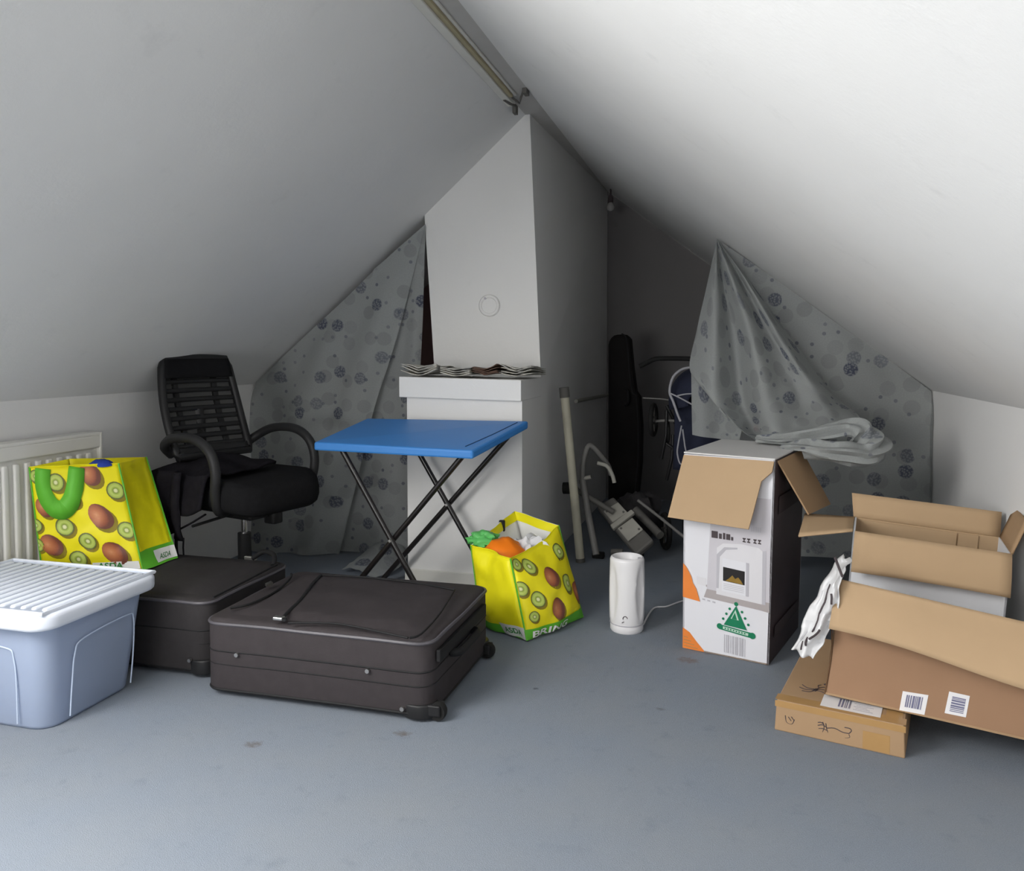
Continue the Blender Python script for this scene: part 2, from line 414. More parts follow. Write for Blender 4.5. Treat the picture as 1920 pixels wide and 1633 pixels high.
def text_obj(name, txt, mat, parent, origin, xdir, ydir, height, width=None, lift=.0012, shear=0):
    """flat lettering laid on a surface: baseline start at origin, along xdir, up ydir (all in scene space)"""
    cu = bpy.data.curves.new(name, 'FONT'); cu.body = txt; cu.size = 1.0; cu.fill_mode = 'FRONT'; cu.offset = .018
    to = bpy.data.objects.new(name+'_tmp', cu); COL.objects.link(to)
    bpy.context.view_layer.update()
    me = bpy.data.meshes.new_from_object(to.evaluated_get(bpy.context.evaluated_depsgraph_get()))
    bpy.data.objects.remove(to)
    x = Vector(xdir).normalized(); y = Vector(ydir).normalized(); n = x.cross(y).normalized()
    xs = [v.co.x for v in me.vertices]; ys = [v.co.y for v in me.vertices]
    w0 = max(xs)-min(xs); h0 = max(ys)-min(ys)
    sy = height/h0; sx = (width/w0) if width else sy
    mb = MB()
    mb.add([Vector(origin)+x*((v.co.x-min(xs))*sx)+y*((v.co.y-min(ys))*sy)+n*lift for v in me.vertices], [tuple(p.vertices) for p in me.polygons])
    bpy.data.meshes.remove(me)
    return mb.build(name, mat, parent)

# ================================================================== SETTING
T = .05
# floor
struct(MB().box(XL-.2, XR+.2, YF-.2, YB+.2, -.08, 0).build('floor', 'carpet'), 'worn blue-grey carpet')
struct(MB().box(XL-T, XL, YF, YB, 0, ZKL+.02).build('wall_left', 'wall'), 'low white knee wall behind the office chair')
struct(MB().box(XR, XR+T, YF, YB, 0, ZKR+.02).build('wall_right', 'wall'), 'low white knee wall behind the cardboard boxes')
# gables
def gable(y0, y1, x0=XL, x1=XR):
    pts = []
    def top(x): return min(zl(x), zr(x), ZR)
    xs = sorted({x0, x1} | {x for x in (XRL, XRR) if x0 < x < x1})
    pts = [(x0, y0, 0)] + [(x1, y0, 0)] + [(x, y0, top(x)+.01) for x in reversed(xs)]
    return MB().poly(pts, (0, y1-y0, 0))
struct(gable(YB, YB+T, -1.2, XR).build('wall_back', 'backwall'), 'dark gable wall beyond the chimney, shade put into its colour')
struct(gable(4.55, 4.6, XL, -1.2).build('wall_alcove', 'maroon'), 'dark maroon alcove wall behind the left curtain')
wfm = gable(YF-T, YF, XL, GX0)
wfm.add(gable(YF-T, YF, GX1, XR).v, gable(YF-T, YF, GX1, XR).f)
wfm.box(GX0, GX1, YF-T, YF, 0, GZ0)
g_ = gable(YF-T, YF, GX0, GX1)
g_.v = [V(p.x, p.y, max(p.z, GZ1)) for p in g_.v]; wfm.add(g_.v, g_.f)
struct(wfm.build('wall_front', 'wall'), 'white gable wall behind the viewer')
w2 = MB()
for (x0, x1, z0, z1) in ((GX0, GX0+.05, GZ0, GZ1), (GX1-.05, GX1, GZ0, GZ1), (GX0, GX1, GZ0, GZ0+.05), (GX0, GX1, GZ1-.05, GZ1), ((GX0+GX1)/2-.02, (GX0+GX1)/2+.02, GZ0, GZ1)): w2.box(x0, x1, YF-.045, YF-.005, z0, z1)
struct(w2.build('window_2', 'trimwhite'), 'gable window behind the viewer')
# left slope with the roof window opening: four boards around the hole
nl = Vector((-SL, 0, 1)).normalized()*.10
def lpt(x, y): return (x, y, zl(x))
def lq(x0, x1, y0, y1): return [lpt(x0, y0), lpt(x1, y0), lpt(x1, y1), lpt(x0, y1)]
b = MB()
for q in (lq(XL-.02, XRL, YF, WY0), lq(XL-.02, XRL, WY1, YB), lq(XL-.02, WX0, WY0, WY1), lq(WX1, XRL, WY0, WY1)): b.slab(q, nl)
struct(b.build('ceiling_left', 'slope'), 'left sloping white ceiling')
nr = Vector((SR, 0, 1)).normalized()*.10
struct(MB().slab([(XRR, YF, ZR), (XR+.02, YF, zr(XR+.02)), (XR+.02, YB, zr(XR+.02)), (XRR, YB, ZR)], nr).build('ceiling_right', 'slope'), 'right sloping white ceiling')
struct(MB().box(XRL-.03, XRR+.03, YF, YB, ZR, ZR+.09).build('trim_1', 'trimgrey'), 'flat grey strip along the ridge')
# roof window frame and pane (out of the picture, lets the daylight in)
wf = MB()
for q in (lq(WX0, WX0+.05, WY0, WY1), lq(WX1-.05, WX1, WY0, WY1), lq(WX0, WX1, WY0, WY0+.05), lq(WX0, WX1, WY1-.05, WY1)): wf.slab([Vector(p)-nl*.02 for p in q], nl*.8)
win = struct(wf.build('window_1', 'trimwhite'), 'roof window in the left slope')
# trunking and strips on the ridge
def ridge_bar(x0, x1, z0, z1, y0, y1, name, mat): return struct(MB().box(x0, x1, y0, y1, z0, z1).build(name, mat, bevel=.003))
ridge_bar(XRL-.022, XRL+.012, ZR-.028, ZR, YF, 3.50, 'trim_2', 'trimwhite')
ridge_bar(XRL+.012, XRL+.030, ZR-.020, ZR, YF, 3.40, 'trim_3', 'trimtan')
ridge_bar(XRL+.030, XRL+.042, ZR-.010, ZR, YF, 3.42, 'trim_4', 'trimwhite')
# ridge debris: broken end of the trunking
t = thing('broken_bracket', 'dark broken bracket at the end of the ridge trunking', 'bracket', (XRL, 3.46, ZR-.03))
MB().tube([(XRL-.01, 3.40, ZR-.028), (XRL+.004, 3.44, ZR-.034), (XRL+.012, 3.50, ZR-.026)], .006, 6).build('arm', 'grey_plastic', t)
MB().tube([(XRL+.02, 3.42, ZR-.015), (XRL+.045, 3.46, ZR-.03), (XRL+.06, 3.42, ZR-.02), (XRL+.085, 3.37, ZR-.008), (XRL+.10, 3.36, ZR-.004)], .005, 6).build('wire', 'grey_plastic', t)
MB().box(XRL-.006, XRL+.010, 3.52, 3.56, ZR-.05, ZR-.012).build('clip', 'grey_plastic', t)
MB().box(XRL+.085, XRL+.103, 3.35, 3.40, ZR-.022, ZR).build('clip', 'grey_plastic', t)

# chimney: stack, right flank running to the far gable, low box with a ledge in front
CY0 = 3.73
P = lambda u, v, y=CY0: aY(u, v, y)
xa0, xb0 = -1.425, -.884      # at the foot
xa1, xb1 = -1.478, -.942      # at the top (the stack leans a little)
def cx(xf, xt, z): return lerp(xf, xt, max(0, (z-.9))/1.22)
b = MB()
zt = lambda x: min(zl(x), ZR)+.02
# front/back prism with leaning sides
fl, fr_ = [], []
def stack(yf, yb):
    bl, br = (xa0, 0.0), (xb0, 0.0); ml, mr = (xa0, .9), (xb0, .9)
    tl, tr = (xa1, zl(xa1)+.02), (xb1, ZR+.02)
    ridge = (XRL, ZR+.02)
    prof = [bl, br, mr, tr, ridge, tl, ml]
    yb_shift = {1: -.862, 2: -.862, 3: -.862}
    v0 = [Vector((x, yf, z)) for x, z in prof]
    v1 = [Vector((yb_shift.get(i, x), yb, z)) for i, (x, z) in enumerate(prof)]
    n = len(prof)
    return MB().add(v0+v1, [tuple(range(n))[::-1], tuple(range(n, 2*n))] + [(i, (i+1) % n, n+(i+1) % n, n+i) for i in range(n)])
ch = struct(stack(CY0, YB-.02).build('chimney_breast', 'chimney'), 'white chimney breast rising to the ridge')
lb = MB().box(-1.425, -.884, 3.372, CY0, 0, .845).build('chimney_base', 'chimney', ch)
sk = MB().box(-1.436, -.885, 3.360, 3.372, 0, .055).build('skirting', 'trimwhite', ch, bevel=.003)
MB().slab([(-1.452, 3.345, .842), (-.882, 3.345, .832), (-.882, CY0, .832), (-1.452, CY0, .842)], (0, 0, .092)).build('ledge', 'chimney', ch, bevel=.003)
# round cover plate on the breast
q = P(918, 573)
pc = thing('flue_cover', 'round white flue cover plate on the chimney breast', 'cover plate', (q.x, CY0, q.z))
vq = [(.0, .0), (.030, .0), (.046, .004), (.052, .010), (.053, .014)]
mbp = MB().lathe([(.054, 0), (.054, .006), (.049, .012), (.040, .012), (.036, .006), (.001, .006)], 32).warp(lambda p: V(q.x+p.x, CY0-p.z, q.z+p.y))
mbp.build('plate', 'chimney', pc, smooth=True)
MB().cyl((q.x-.02, CY0-.013, q.z+.035), (q.x-.02, CY0-.006, q.z+.035), .006, 10).build('screw', 'p_mid', pc)

# ================================================================== RADIATOR
rx0, rx1, ry0, ry1, rz0, rz1 = -2.43, -2.355, 1.35, 2.545, .16, .738
rad = thing('radiator', 'white panel radiator with vertical flutes on the left knee wall', 'radiator', (rx0, (ry0+ry1)/2, rz0))
MB().box(rx0+.02, rx1-.012, ry0, ry1, rz0, rz1-.02).build('panel', 'radiator', rad, bevel=.006)
for y in (ry0+.15, ry1-.15): MB().box(XL, rx0+.03, y-.02, y+.02, rz0+.05, rz1-.08).build('bracket', 'radiator', rad)
fl_me = None
ny = 25
for i in range(ny):
    y = ry0+.05+i*(ry1-ry0-.1)/(ny-1)
    if fl_me is None:
        o = MB().rbox(rx1-.016, rx1, y-.013, y+.013, rz0+.05, rz1-.075, .007, 3, .006).build('flute', 'radiator', rad, smooth=True); fl_me = o; y_first = y
    else:
        o = fl_me.copy(); COL.objects.link(o); o.parent = rad; o.location = (0, y-y_first, 0)
MB().box(rx1-.014, rx1+.004, ry0, ry1, rz1-.06, rz1-.012).build('top_rail', 'radiator', rad, bevel=.005)
MB().box(rx1-.014, rx1+.004, ry0, ry1, rz0, rz0+.035).build('bottom_rail', 'radiator', rad, bevel=.005)
MB().box(rx0+.01, rx1+.004, ry0-.004, ry1+.004, rz1-.014, rz1).build('top_grille', 'radiator', rad, bevel=.004)
MB().box(rx0+.01, rx1+.005, ry1-.004, ry1+.012, rz0, rz1).build('side_panel', 'radiator', rad, bevel=.005)

# ================================================================== STORAGE BIN
bx0, bx1, by0, by1 = -2.31, -1.775, 1.705, 2.105
sb = thing('storage_bin', 'translucent blue plastic storage box with ribbed white lid', 'storage box', ((bx0+bx1)/2, (by0+by1)/2, 0))
body = MB().rbox(bx0, bx1, by0, by1, 0.0, .305, .055, 6, .012, taper=.035); body.f.pop()   # open top
body.build('body', 'bin', sb, smooth=True, solid=.003)
MB().tube(smooth_path([(bx1-.018, by0+.10, .02), (bx1-.008, by0+.10, .12), (bx1-.001, by0+.105, .20), (bx1+.0005, by0+.135, .232), (bx1+.001, by1-.10, .245), (bx1-.002, by1-.065, .225), (bx1-.010, by1-.06, .12), (bx1-.018, by1-.065, .02)], 40), .0022, 6).build('moulded_rib', 'bin_rib', sb, smooth=True)
MB().tube(smooth_path([(bx0+.12, by0+.022, .02), (bx0+.11, by0+.008, .20), (bx0+.15, by0+.004, .24), (bx1-.15, by0+.004, .24), (bx1-.11, by0+.008, .20), (bx1-.12, by0+.022, .02)], 40), .0022, 6).build('moulded_rib', 'bin_rib', sb, smooth=True)
lid = MB().rbox(bx0-.03, bx1+.03, by0-.032, by1+.032, .300, .345, .06, 6, .012).build('lid', 'lid_plastic', sb, smooth=True)
MB().box(bx0+.0, bx1-.0, by0+.004, by1-.002, .343, .3465).build('lid_recess', 'lid_panel', lid)
nr_ = 15
rib0 = None
for i in range(nr_):
    x = bx0+.015+i*(bx1-bx0-.03)/(nr_-1)
    if rib0 is None:
        rib0 = MB().rbox(x-.009, x+.009, by0+.015, by1-.012, .340, .353, .008, 3, .006).build('rib', 'lid_plastic', lid, smooth=True); xf = x
    else:
        o = rib0.copy(); COL.objects.link(o); o.parent = lid; o.location = (x-xf, 0, 0)
MB().tube([(bx0-.012, by0-.014, .349), (bx1+.012, by0-.014, .349), (bx1+.012, by1+.014, .349), (bx0-.012, by1+.014, .349)], .006, 6, closed=True).build('rim', 'lid_plastic', lid, smooth=True)
def cloth_stack(name, label, x0, x1, y0, y1, z0, z1, mat, n):
    m_ = MB()
    t_ = thing(name, label, 'clothes', ((x0+x1)/2, (y0+y1)/2, z0))
    for i in range(n):
        a, c = lerp(z0, z1, i/n), lerp(z0, z1, (i+1)/n); d = random.uniform(0, .02)
        MB().rbox(x0+d, x1-d, y0+d, y1-d, a, c-.001, .04, 4, (c-a)*.4).build('fold', mat, t_, smooth=True)
cloth_stack('folded_clothes', 'dark blue folded clothes seen through the storage box', bx1-.30, bx1-.06, by0+.05, by1-.05, .006, .24, 'clothes', 5)
cloth_stack('folded_clothes', 'pale blue folded clothes at the left end of the storage box', bx0+.06, bx1-.32, by0+.05, by1-.05, .006, .20, 'clothes_light', 4)

# ================================================================== SUITCASES
def stud(mb, p, d, r=.006): mb.cyl(Vector(p), Vector(p)+Vector(d)*.006, r, 10)
def suitcase(name, label, x0, x1, y0, y1, h, mat, big=True):
    t_ = thing(name, label, 'suitcase', ((x0+x1)/2, (y0+y1)/2, 0))
    z0 = .012
    base = MB().rbox(x0, x1, y0, y1, z0, h, .05, 6, .018)
    def sag(p):
        if p.z > h*.6:
            cxn = (p.x-(x0+x1)/2)/((x1-x0)/2); cyn = (p.y-(y0+y1)/2)/((y1-y0)/2)
        dz = nz(p, 6, 2)*.004
        return V(p.x+nz(p, 5, 9)*.003, p.y+nz(p, 5, 4)*.004, p.z+(dz if p.z > .1 else 0))
    base.warp(sag).build('body', mat, t_, smooth=True)
    # domed top panel as a grid
    def top(a, b_):
        x = lerp(x0+.035, x1-.035, a); y = lerp(y0+.035, y1-.035, b_)
        e = min(a, 1-a, b_, 1-b_); k = sstep(0, .12, e)
        return V(x, y, h-.004+.016*k+nz((x, y, 0), 7, 3)*.006*k)
    MB().grid(top, 28, 20).build('top_panel', mat, t_, smooth=True)
    def ring(z, off, r, nm, mt):
        pts = []
        for (cx_, cy_, a0) in ((x1-.05, y1-.05, 0), (x0+.05, y1-.05, PI/2), (x0+.05, y0+.05, PI), (x1-.05, y0+.05, 1.5*PI)):
            for k in range(7):
                a = a0+PI/2*k/6; pts.append((cx_+(.05+off)*math.cos(a), cy_+(.05+off)*math.sin(a), z))
        dense = []
        for i in range(len(pts)):
            p, q_ = Vector(pts[i]), Vector(pts[(i+1) % len(pts)]); n = max(1, int((q_-p).length/.04))
            for j in range(n): dense.append(p.lerp(q_, j/n)+V(0, 0, nz(p.lerp(q_, j/n), 5, 1)*.003))
        MB().tube(dense, r, 6, closed=True).build(nm, mt, t_, smooth=True)
    ring(h-.012, -.001, .0055, 'piping', 'suit_pipe')
    ring(z0+.012, -.002, .0045, 'piping', 'zip')
    ring(h*.60, -.001, .0028, 'zip', 'zip')
    ring(h*.43, -.001, .0022, 'zip', 'zip')
    return t_
S1 = suitcase('suitcase', 'large charcoal fabric suitcase lying flat on the carpet in the foreground', -1.548, -.805, 2.065, 2.625, .238, 'suit')
S2 = suitcase('suitcase', 'black suitcase wedged between the storage box and the charcoal one', -2.33, -1.600, 2.165, 2.655, .255, 'suit2')
h1 = .252
def onS(u, v, z=h1): return aZ(u, v, z)
# pocket flap, straps, buckles of the large one
arc = smooth_path([onS(432, 1140), onS(470, 1132), onS(515, 1110), onS(543, 1086), onS(546, 1076)], 24)
MB().tube(arc, .004, 6).build('pocket_zip', 'zip', S1, smooth=True)
MB().slab([onS(497, 1098, h1), onS(508, 1093, h1), onS(512, 1096, h1), onS(500, 1101, h1)], (0, 0, .008)).build('zip_pull', 'steel', S1)
MB().tube(smooth_path([onS(602, 1078), onS(585, 1095), onS(565, 1122), onS(545, 1142), onS(528, 1160)], 20), .006, 8, flat=.6).build('pull_strap', 'zip', S1, smooth=True)
q = onS(523, 1163)
bk = MB().box(q.x-.016, q.x+.016, q.y-.010, q.y+.010, h1+.002, h1+.012).build('buckle', 'steel', S1, bevel=.003)
MB().cyl((q.x+.022, q.y-.004, h1+.002), (q.x+.022, q.y-.004, h1+.010), .007, 12).build('button', 'black_plastic', S1)
MB().tube(smooth_path([onS(602, 1078), onS(680, 1082), onS(780, 1093), onS(852, 1106)], 20)+smooth_path([onS(850, 1110), onS(825, 1150), onS(790, 1188), onS(768, 1196)], 16), .0032, 6).build('panel_seam', 'zip', S1, smooth=True)
MB().tube(smooth_path([onS(765, 1196), onS(650, 1172), onS(600, 1168), onS(540, 1168)], 16), .0032, 6).build('panel_seam', 'zip', S1, smooth=True)
for (u, v) in ((445, 1227), (690, 1257), (755, 1328)):
    p = aY(u, v, 2.064); m_ = MB(); m_.cyl((p.x, 2.067, p.z), (p.x, 2.056, p.z), .0065, 10); m_.build('stud', 'steel', S1)
# wheels, corner guards and side handle at the right end
for y in (2.095, 2.575):
    MB().lathe([(.012, -.013), (.028, -.013), (.030, -.007), (.030, .007), (.028, .013), (.012, .013)], 20).warp(lambda p: V(-.796+p.x*.85, y+p.z, .027+p.y*.85)).build('wheel', 'rubber', S1, smooth=True)
    MB().box(-.83, -.783, y-.022, y-.0135, .018, .050).build('wheel_bracket', 'black_plastic', S1, bevel=.004)
    MB().box(-.83, -.783, y+.0135, y+.022, .018, .050).build('wheel_bracket', 'black_plastic', S1, bevel=.004)
MB().rbox(-.91, -.799, 2.0605, 2.15, .008, .050, .050, 6, .006).build('corner_guard', 'black_plastic', S1, smooth=True)
MB().rbox(-.885, -.797, 2.54, 2.632, .012, .058, .045, 5, .006).build('corner_guard', 'black_plastic', S1, smooth=True)
MB().tube(smooth_path([(-.802, 2.22, .15), (-.785, 2.225, .15), (-.776, 2.25, .15), (-.775, 2.39, .15), (-.785, 2.415, .15), (-.802, 2.42, .15)], 20), .011, 8, flat=1.2).build('side_handle', 'zip', S1, smooth=True)
MB().box(-.803, -.790, 2.10, 2.54, .165, .20).build('side_band', 'zip', S1, bevel=.003)
# details of the second
MB().tube([aZ(400, 1120, .268), aZ(455, 1092, .268), aZ(520, 1058, .268)], .0035, 6).build('panel_seam', 'zip', S2, smooth=True)
MB().rbox(-1.69, -1.594, 2.157, 2.25, .012, .06, .045, 5, .006).build('corner_guard', 'black_plastic', S2, smooth=True)
MB().lathe([(.012, -.013), (.026, -.013), (.028, .0), (.026, .013), (.012, .013)], 18).warp(lambda p: V(-1.592+p.x, 2.205+p.z, .030+p.y)).build('wheel', 'rubber', S2, smooth=True)
m_ = MB(); m_.cyl((-1.665, 2.159, .06), (-1.665, 2.150, .06), .006, 10); m_.build('stud', 'steel', S2)
MB().tube(smooth_path([(-1.75, 2.64, .262), (-1.70, 2.635, .292), (-1.64, 2.61, .288), (-1.62, 2.57, .262)], 16), .009, 8).build('grab_handle', 'zip', S2, smooth=True)
p = aZ(470, 1046, .262)
MB().box(p.x-.025, p.x+.025, p.y-.006, p.y+.006, .255, .268).build('name_tag', 'steel', S2, bevel=.002)

# ================================================================== OFFICE CHAIR
chloc = (-1.965, 2.905, 0); chrot = math.radians(-15)
OC = thing('office_chair', 'black swivel office chair with slatted back and loop arms', 'chair', chloc, chrot)
def loc(mb, nm, mat, parent=OC, **k): return mb.build(nm, mat, parent, world=False, **k)
ZS = .50
# seat cushion
def seat(mb):
    def fn(p):
        return p
    m_ = MB().rbox(-.24, .265, -.245, .245, ZS-.075, ZS+.045, .13, 8, .045)
    return m_.warp(lambda p: V(p.x, p.y, p.z - .035*sstep(.12, .30, p.x) + (.012*(abs(p.y)/.25)**2 if p.z > ZS else 0)))
loc(seat(None), 'seat', 'black_fabric', smooth=True)
loc(MB().rbox(-.16, .16, -.15, .15, ZS-.10, ZS-.07, .05, 5, .008), 'seat_pan', 'black_plastic', smooth=True)
loc(MB().box(-.07, .09, -.05, .05, ZS-.145, ZS-.10), 'tilt_mechanism', 'black_plastic', bevel=.008)
loc(MB().rbox(.03, .10, .07, .13, ZS-.18, ZS-.10, .02, 4, .006), 'tilt_knob', 'black_plastic', smooth=True)
loc(MB().tube([(0, -.05, ZS-.12), (.02, -.20, ZS-.125), (.02, -.27, ZS-.13)], .006, 8), 'lever', 'black_plastic', smooth=True)
# back: frame, top panel, slats, net
def back(y, w):   # w 0..1 up the back -> point on the back surface, y lateral
    x = -.195 - .115*w - .02*math.sin(w*PI) + .035*(abs(y)/.22)**2
    z = lerp(ZS+.11, 1.015, w)
    return V(x, y, z)
def halfw(w): return lerp(.185, .165, w) + .014*math.sin(w*PI)
outl = []
NB = 22
for i in range(NB+1): outl.append((-halfw(i/NB)*(1 if i < NB-1 else .96), i/NB))
for i in range(1, 10): outl.append((lerp(-halfw(1)*.93, halfw(1)*.93, i/10), 1+.012*math.sin(i/10*PI)))
for i in range(NB, -1, -1): outl.append((halfw(i/NB)*(1 if i < NB-1 else .96), i/NB))
loc(MB().tube([back(y, w) for y, w in outl], .017, 10, closed=True), 'back_frame', 'black_plastic', smooth=True)
loc(MB().grid(lambda a, b_: back(lerp(-1, 1, a)*halfw(lerp(.80, 1, b_)), lerp(.80, 1, b_))+V(.006, 0, 0), 12, 6), 'headrest_panel', 'black_fabric', smooth=True, solid=.022)
loc(MB().grid(lambda a, b_: back(lerp(-1, 1, a)*halfw(lerp(0, .09, b_)), lerp(0, .09, b_))+V(.004, 0, 0), 12, 3), 'lower_panel', 'black_plastic', smooth=True, solid=.02)
NS = 8
for i in range(NS):
    w0 = lerp(.10, .765, i/(NS-1)); hh = .028
    loc(MB().grid(lambda a, b_: back(lerp(-1, 1, a)*halfw(w0), w0+lerp(-hh, hh, b_)*.84), 12, 2), 'slat', 'black_plastic', smooth=True, solid=.010)
loc(MB().grid(lambda a, b_: back(lerp(-1, 1, a)*halfw(lerp(.05, .85, b_)), lerp(.05, .85, b_))-V(.010, 0, 0), 12, 14), 'back_net', 'net', smooth=True)
for s_ in (-.1, .1):
    loc(MB().grid(lambda a, b_: back(s_+lerp(-.012, .012, a), lerp(.02, .85, b_))-V(.012, 0, 0), 1, 10), 'back_spine', 'black_plastic', solid=.012)
loc(MB().tube(smooth_path([(-.06, 0, ZS-.11), (-.20, 0, ZS-.10), (-.262, 0, ZS-.01), (-.255, 0, ZS+.16), (-.27, 0, ZS+.30)], 20), .022, 8, flat=.6), 'back_bracket', 'black_plastic', smooth=True)
for s_ in (-1, 1):
    y = s_*.262
    loc(MB().tube(smooth_path([(-.212, s_*.185, ZS+.125), (-.185, y*.90, ZS+.165), (-.10, y*.99, ZS+.205), (.03, y*1.0, ZS+.208), (.115, y*1.0, ZS+.165), (.148, y*1.0, ZS+.09), (.138, y*.98, ZS+.0), (.12, y*.86, ZS-.07), (.06, y*.5, ZS-.088)], 44), .0195, 10, flat=1.0), 'armrest', 'arm_plastic', smooth=True)
loc(MB().cyl((0, 0, .27), (0, 0, ZS-.13), .014, 16), 'gas_piston', 'chrome', smooth=True)
loc(MB().cyl((0, 0, .07), (0, 0, .29), .027, 16), 'gas_sleeve', 'black_plastic', smooth=True)
loc(MB().lathe([(.03, .06), (.05, .065), (.05, .095), (.035, .115)], 20), 'hub', 'black_plastic', smooth=True)
for i in range(5):
    a = -chrot - PI/2 + PI/5 + i*2*PI/5
    c_, s_ = math.cos(a), math.sin(a)
    st = loc(MB().tube([(c_*.03, s_*.03, .085), (c_*.13, s_*.13, .082), (c_*.245, s_*.245, .066)], [.024, .021, .015], 8, flat=.8), 'star_leg', 'black_plastic', smooth=True)
    cw = MB()
    for d in (-1, 1):
        ox, oy = -s_*.013*d, c_*.013*d
        cw.cyl((c_*.24+ox-s_*.008, s_*.24+oy+c_*.008, .025), (c_*.24+ox+s_*.008, s_*.24+oy-c_*.008, .025), .025, 16)
    loc(cw, 'caster', 'rubber', st, smooth=True)
# scarf lying over the near rear corner of the seat
SC = thing('scarf', 'black fringed scarf heaped over the back corner of the office chair seat', 'scarf', chloc, chrot)
def scarf(a, b_):
    x = lerp(-.27, .10, a); y = lerp(.10, -.34, b_)
    z = ZS+.065+.03*nz((x*9, y*9, 0), 1, 4)+.05*math.exp(-((x+.06)**2+(y+.05)**2)/.012)
    if y < -.255:
        z -= (abs(y)-.255)*2.3*(1.2-.5*a); y = -.255-(abs(y)-.255)*.35
    return V(x+.02*nz((a*4, b_*4, 1), 1, 8), y-.012, z+.006)
loc(MB().grid(scarf, 26, 30), 'cloth', 'scarf', SC, smooth=True, solid=.012)
def scarf2(a, b_):
    p = V(lerp(-.150, -.005, a), -.285-.02*math.sin(a*9), lerp(ZS+.08, ZS-.155-.03*a, b_))
    return p + V(-.02*b_*(1-a), .012*nz((a*5, b_*4, 2), 1, 3)-.015*math.sin(b_*PI), 0)
loc(MB().grid(scarf2, 14, 14), 'hanging_end', 'scarf', SC, smooth=True, solid=.012)
for i in range(9):
    a = i/8; p = scarf2(a, 1.0); L = random.uniform(.055, .085)
    loc(MB().tube([p+V(0, 0, .01), p+V(.004*random.uniform(-1, 1), 0, -.5*L), p+V(.012*random.uniform(-1, 1), .004, -L)], .0035, 6), 'tassel', 'scarf', SC, smooth=True)
ST = thing('cloth_strap', 'thin black strap slung below the office chair seat', 'strap', chloc, chrot)
loc(MB().tube(smooth_path([(-.14, -.30, ZS-.19), (-.08, -.29, ZS-.165), (0, -.27, ZS-.125), (.06, -.24, ZS-.085)], 14), .008, 8, flat=.5), 'strap', 'scarf', ST, smooth=True)

# ================================================================== FOLDING TABLE
TBn, TBf = 2.87, 3.29
TB = thing('folding_table', 'bright blue folding table on black crossed tube legs', 'table', (-1.25, 3.08, 0))
c00, c10 = aY(588, 829, TBn), aY(886, 845, TBn)
c01, c11 = aY(688, 784, TBf), aY(991, 789, TBf)
th = .034
def topq(dz, ins=0): return [c00+V(ins, ins, dz), c10+V(-ins, ins, dz), c11+V(-ins, -ins, dz), c01+V(ins, -ins, dz)]
tt = MB(); tt.hexa(topq(-th)+topq(0)).build('table_top', 'blue', TB, bevel=.008)
# rim seam on the right of the top
e0, e1 = aY(872, 824, lerp(TBn, TBf, .06)), aY(975, 795, lerp(TBn, TBf, .82))
def on_top(s_, t_): return c00.lerp(c10, s_).lerp(c01.lerp(c11, s_), t_)
MB().tube([on_top(.92, .10)+V(0, 0, .0005), on_top(.945, .5)+V(0, 0, .0005), on_top(.955, .93)+V(0, 0, .0005)], .0022, 6).build('groove', 'blue_dark', TB)
Rl = .0115
def leg(p, q_, nm='leg'):
    return MB().tube([p, q_], Rl, 12).build(nm, 'tube_black', TB, smooth=True)
def to_floor(a, b_):   # run the line a->b on to the floor
    d = b_-a; t_ = (Rl*1.0-a.z)/d.z; return a+d*t_
yn, yf_ = TBn+.03, TBf-.02
nL0, nX = aY(645, 847, yn), aY(735, 1012, yn)
nR0 = aY(868, 852, yn)
fL0, fX = aY(786, 848, yf_), aY(840, 945, yf_)
fR0 = aY(948, 822, yf_)
for (a, x_) in ((nL0, nX), (nR0, nX), (fL0, fX), (fR0, fX)):
    dy = -.006 if a in (nL0, fL0) else .018
    a2 = a+V(0, dy, 0); f_ = to_floor(a2, x_+V(0, dy, 0)); a2 = a2 + (a2-f_).normalized()*.02
    lg = leg(f_, a2)
for (x_, y_) in ((nX, yn), (fX, yf_)):
    MB().cyl((x_.x, y_-.024, x_.z), (x_.x, y_+.034, x_.z), .006, 10).build('pivot', 'steel', TB)
# floor bars that join the front and rear legs
for k_, (a, x_) in enumerate(((nL0, nX), (nR0, nX))):
    fa = to_floor(a, x_); other = (fL0, fR0)[k_]; fb = to_floor(other, fX)
    MB().tube([fa+V(0, .0, .0), fb], Rl, 10).build('foot_bar', 'tube_black', TB, smooth=True)

# ================================================================== SHOPPING BAGS
def patch(p00, p10, p11, p01, bulge, n, wr=.012, off=0.0, nu=14, nv=14, su=None, sv=None, sag=0.0, u0=0.0):
    """cloth panel between four corners (bottom-left, bottom-right, top-right, top-left) bulging along n"""
    p00, p10, p11, p01, n = [Vector(a) for a in (p00, p10, p11, p01, n)]
    n.normalize()
    def fn(a, b_):
        p = p00.lerp(p10, a).lerp(p01.lerp(p11, a), b_)
        e = 16*a*(1-a)*b_*(1-b_); ee = min(1, 6*a*(1-a))
        p = p + n*(bulge*(e**.6) + wr*ee*nz(p, 9, off) + wr*.5*ee*nz(p, 21, off+3))
        p.z -= sag*4*a*(1-a)*b_**3
        return p
    su = su or (p10-p00).length; sv = sv or (p01-p00).length
    m_ = MB().grid(fn, nu, nv, su, sv)
    m_.uv = [(a+u0, b_) for a, b_ in m_.uv]
    m_.fn = fn
    return m_
def sub_patch(m_, a0, a1, b0, b1, n, lift, nu=8, nv=4):
    n = Vector(n).normalized()
    return MB().grid(lambda a, b_: m_.fn(lerp(a0, a1, a), lerp(b0, b1, b_))+n*lift, nu, nv)

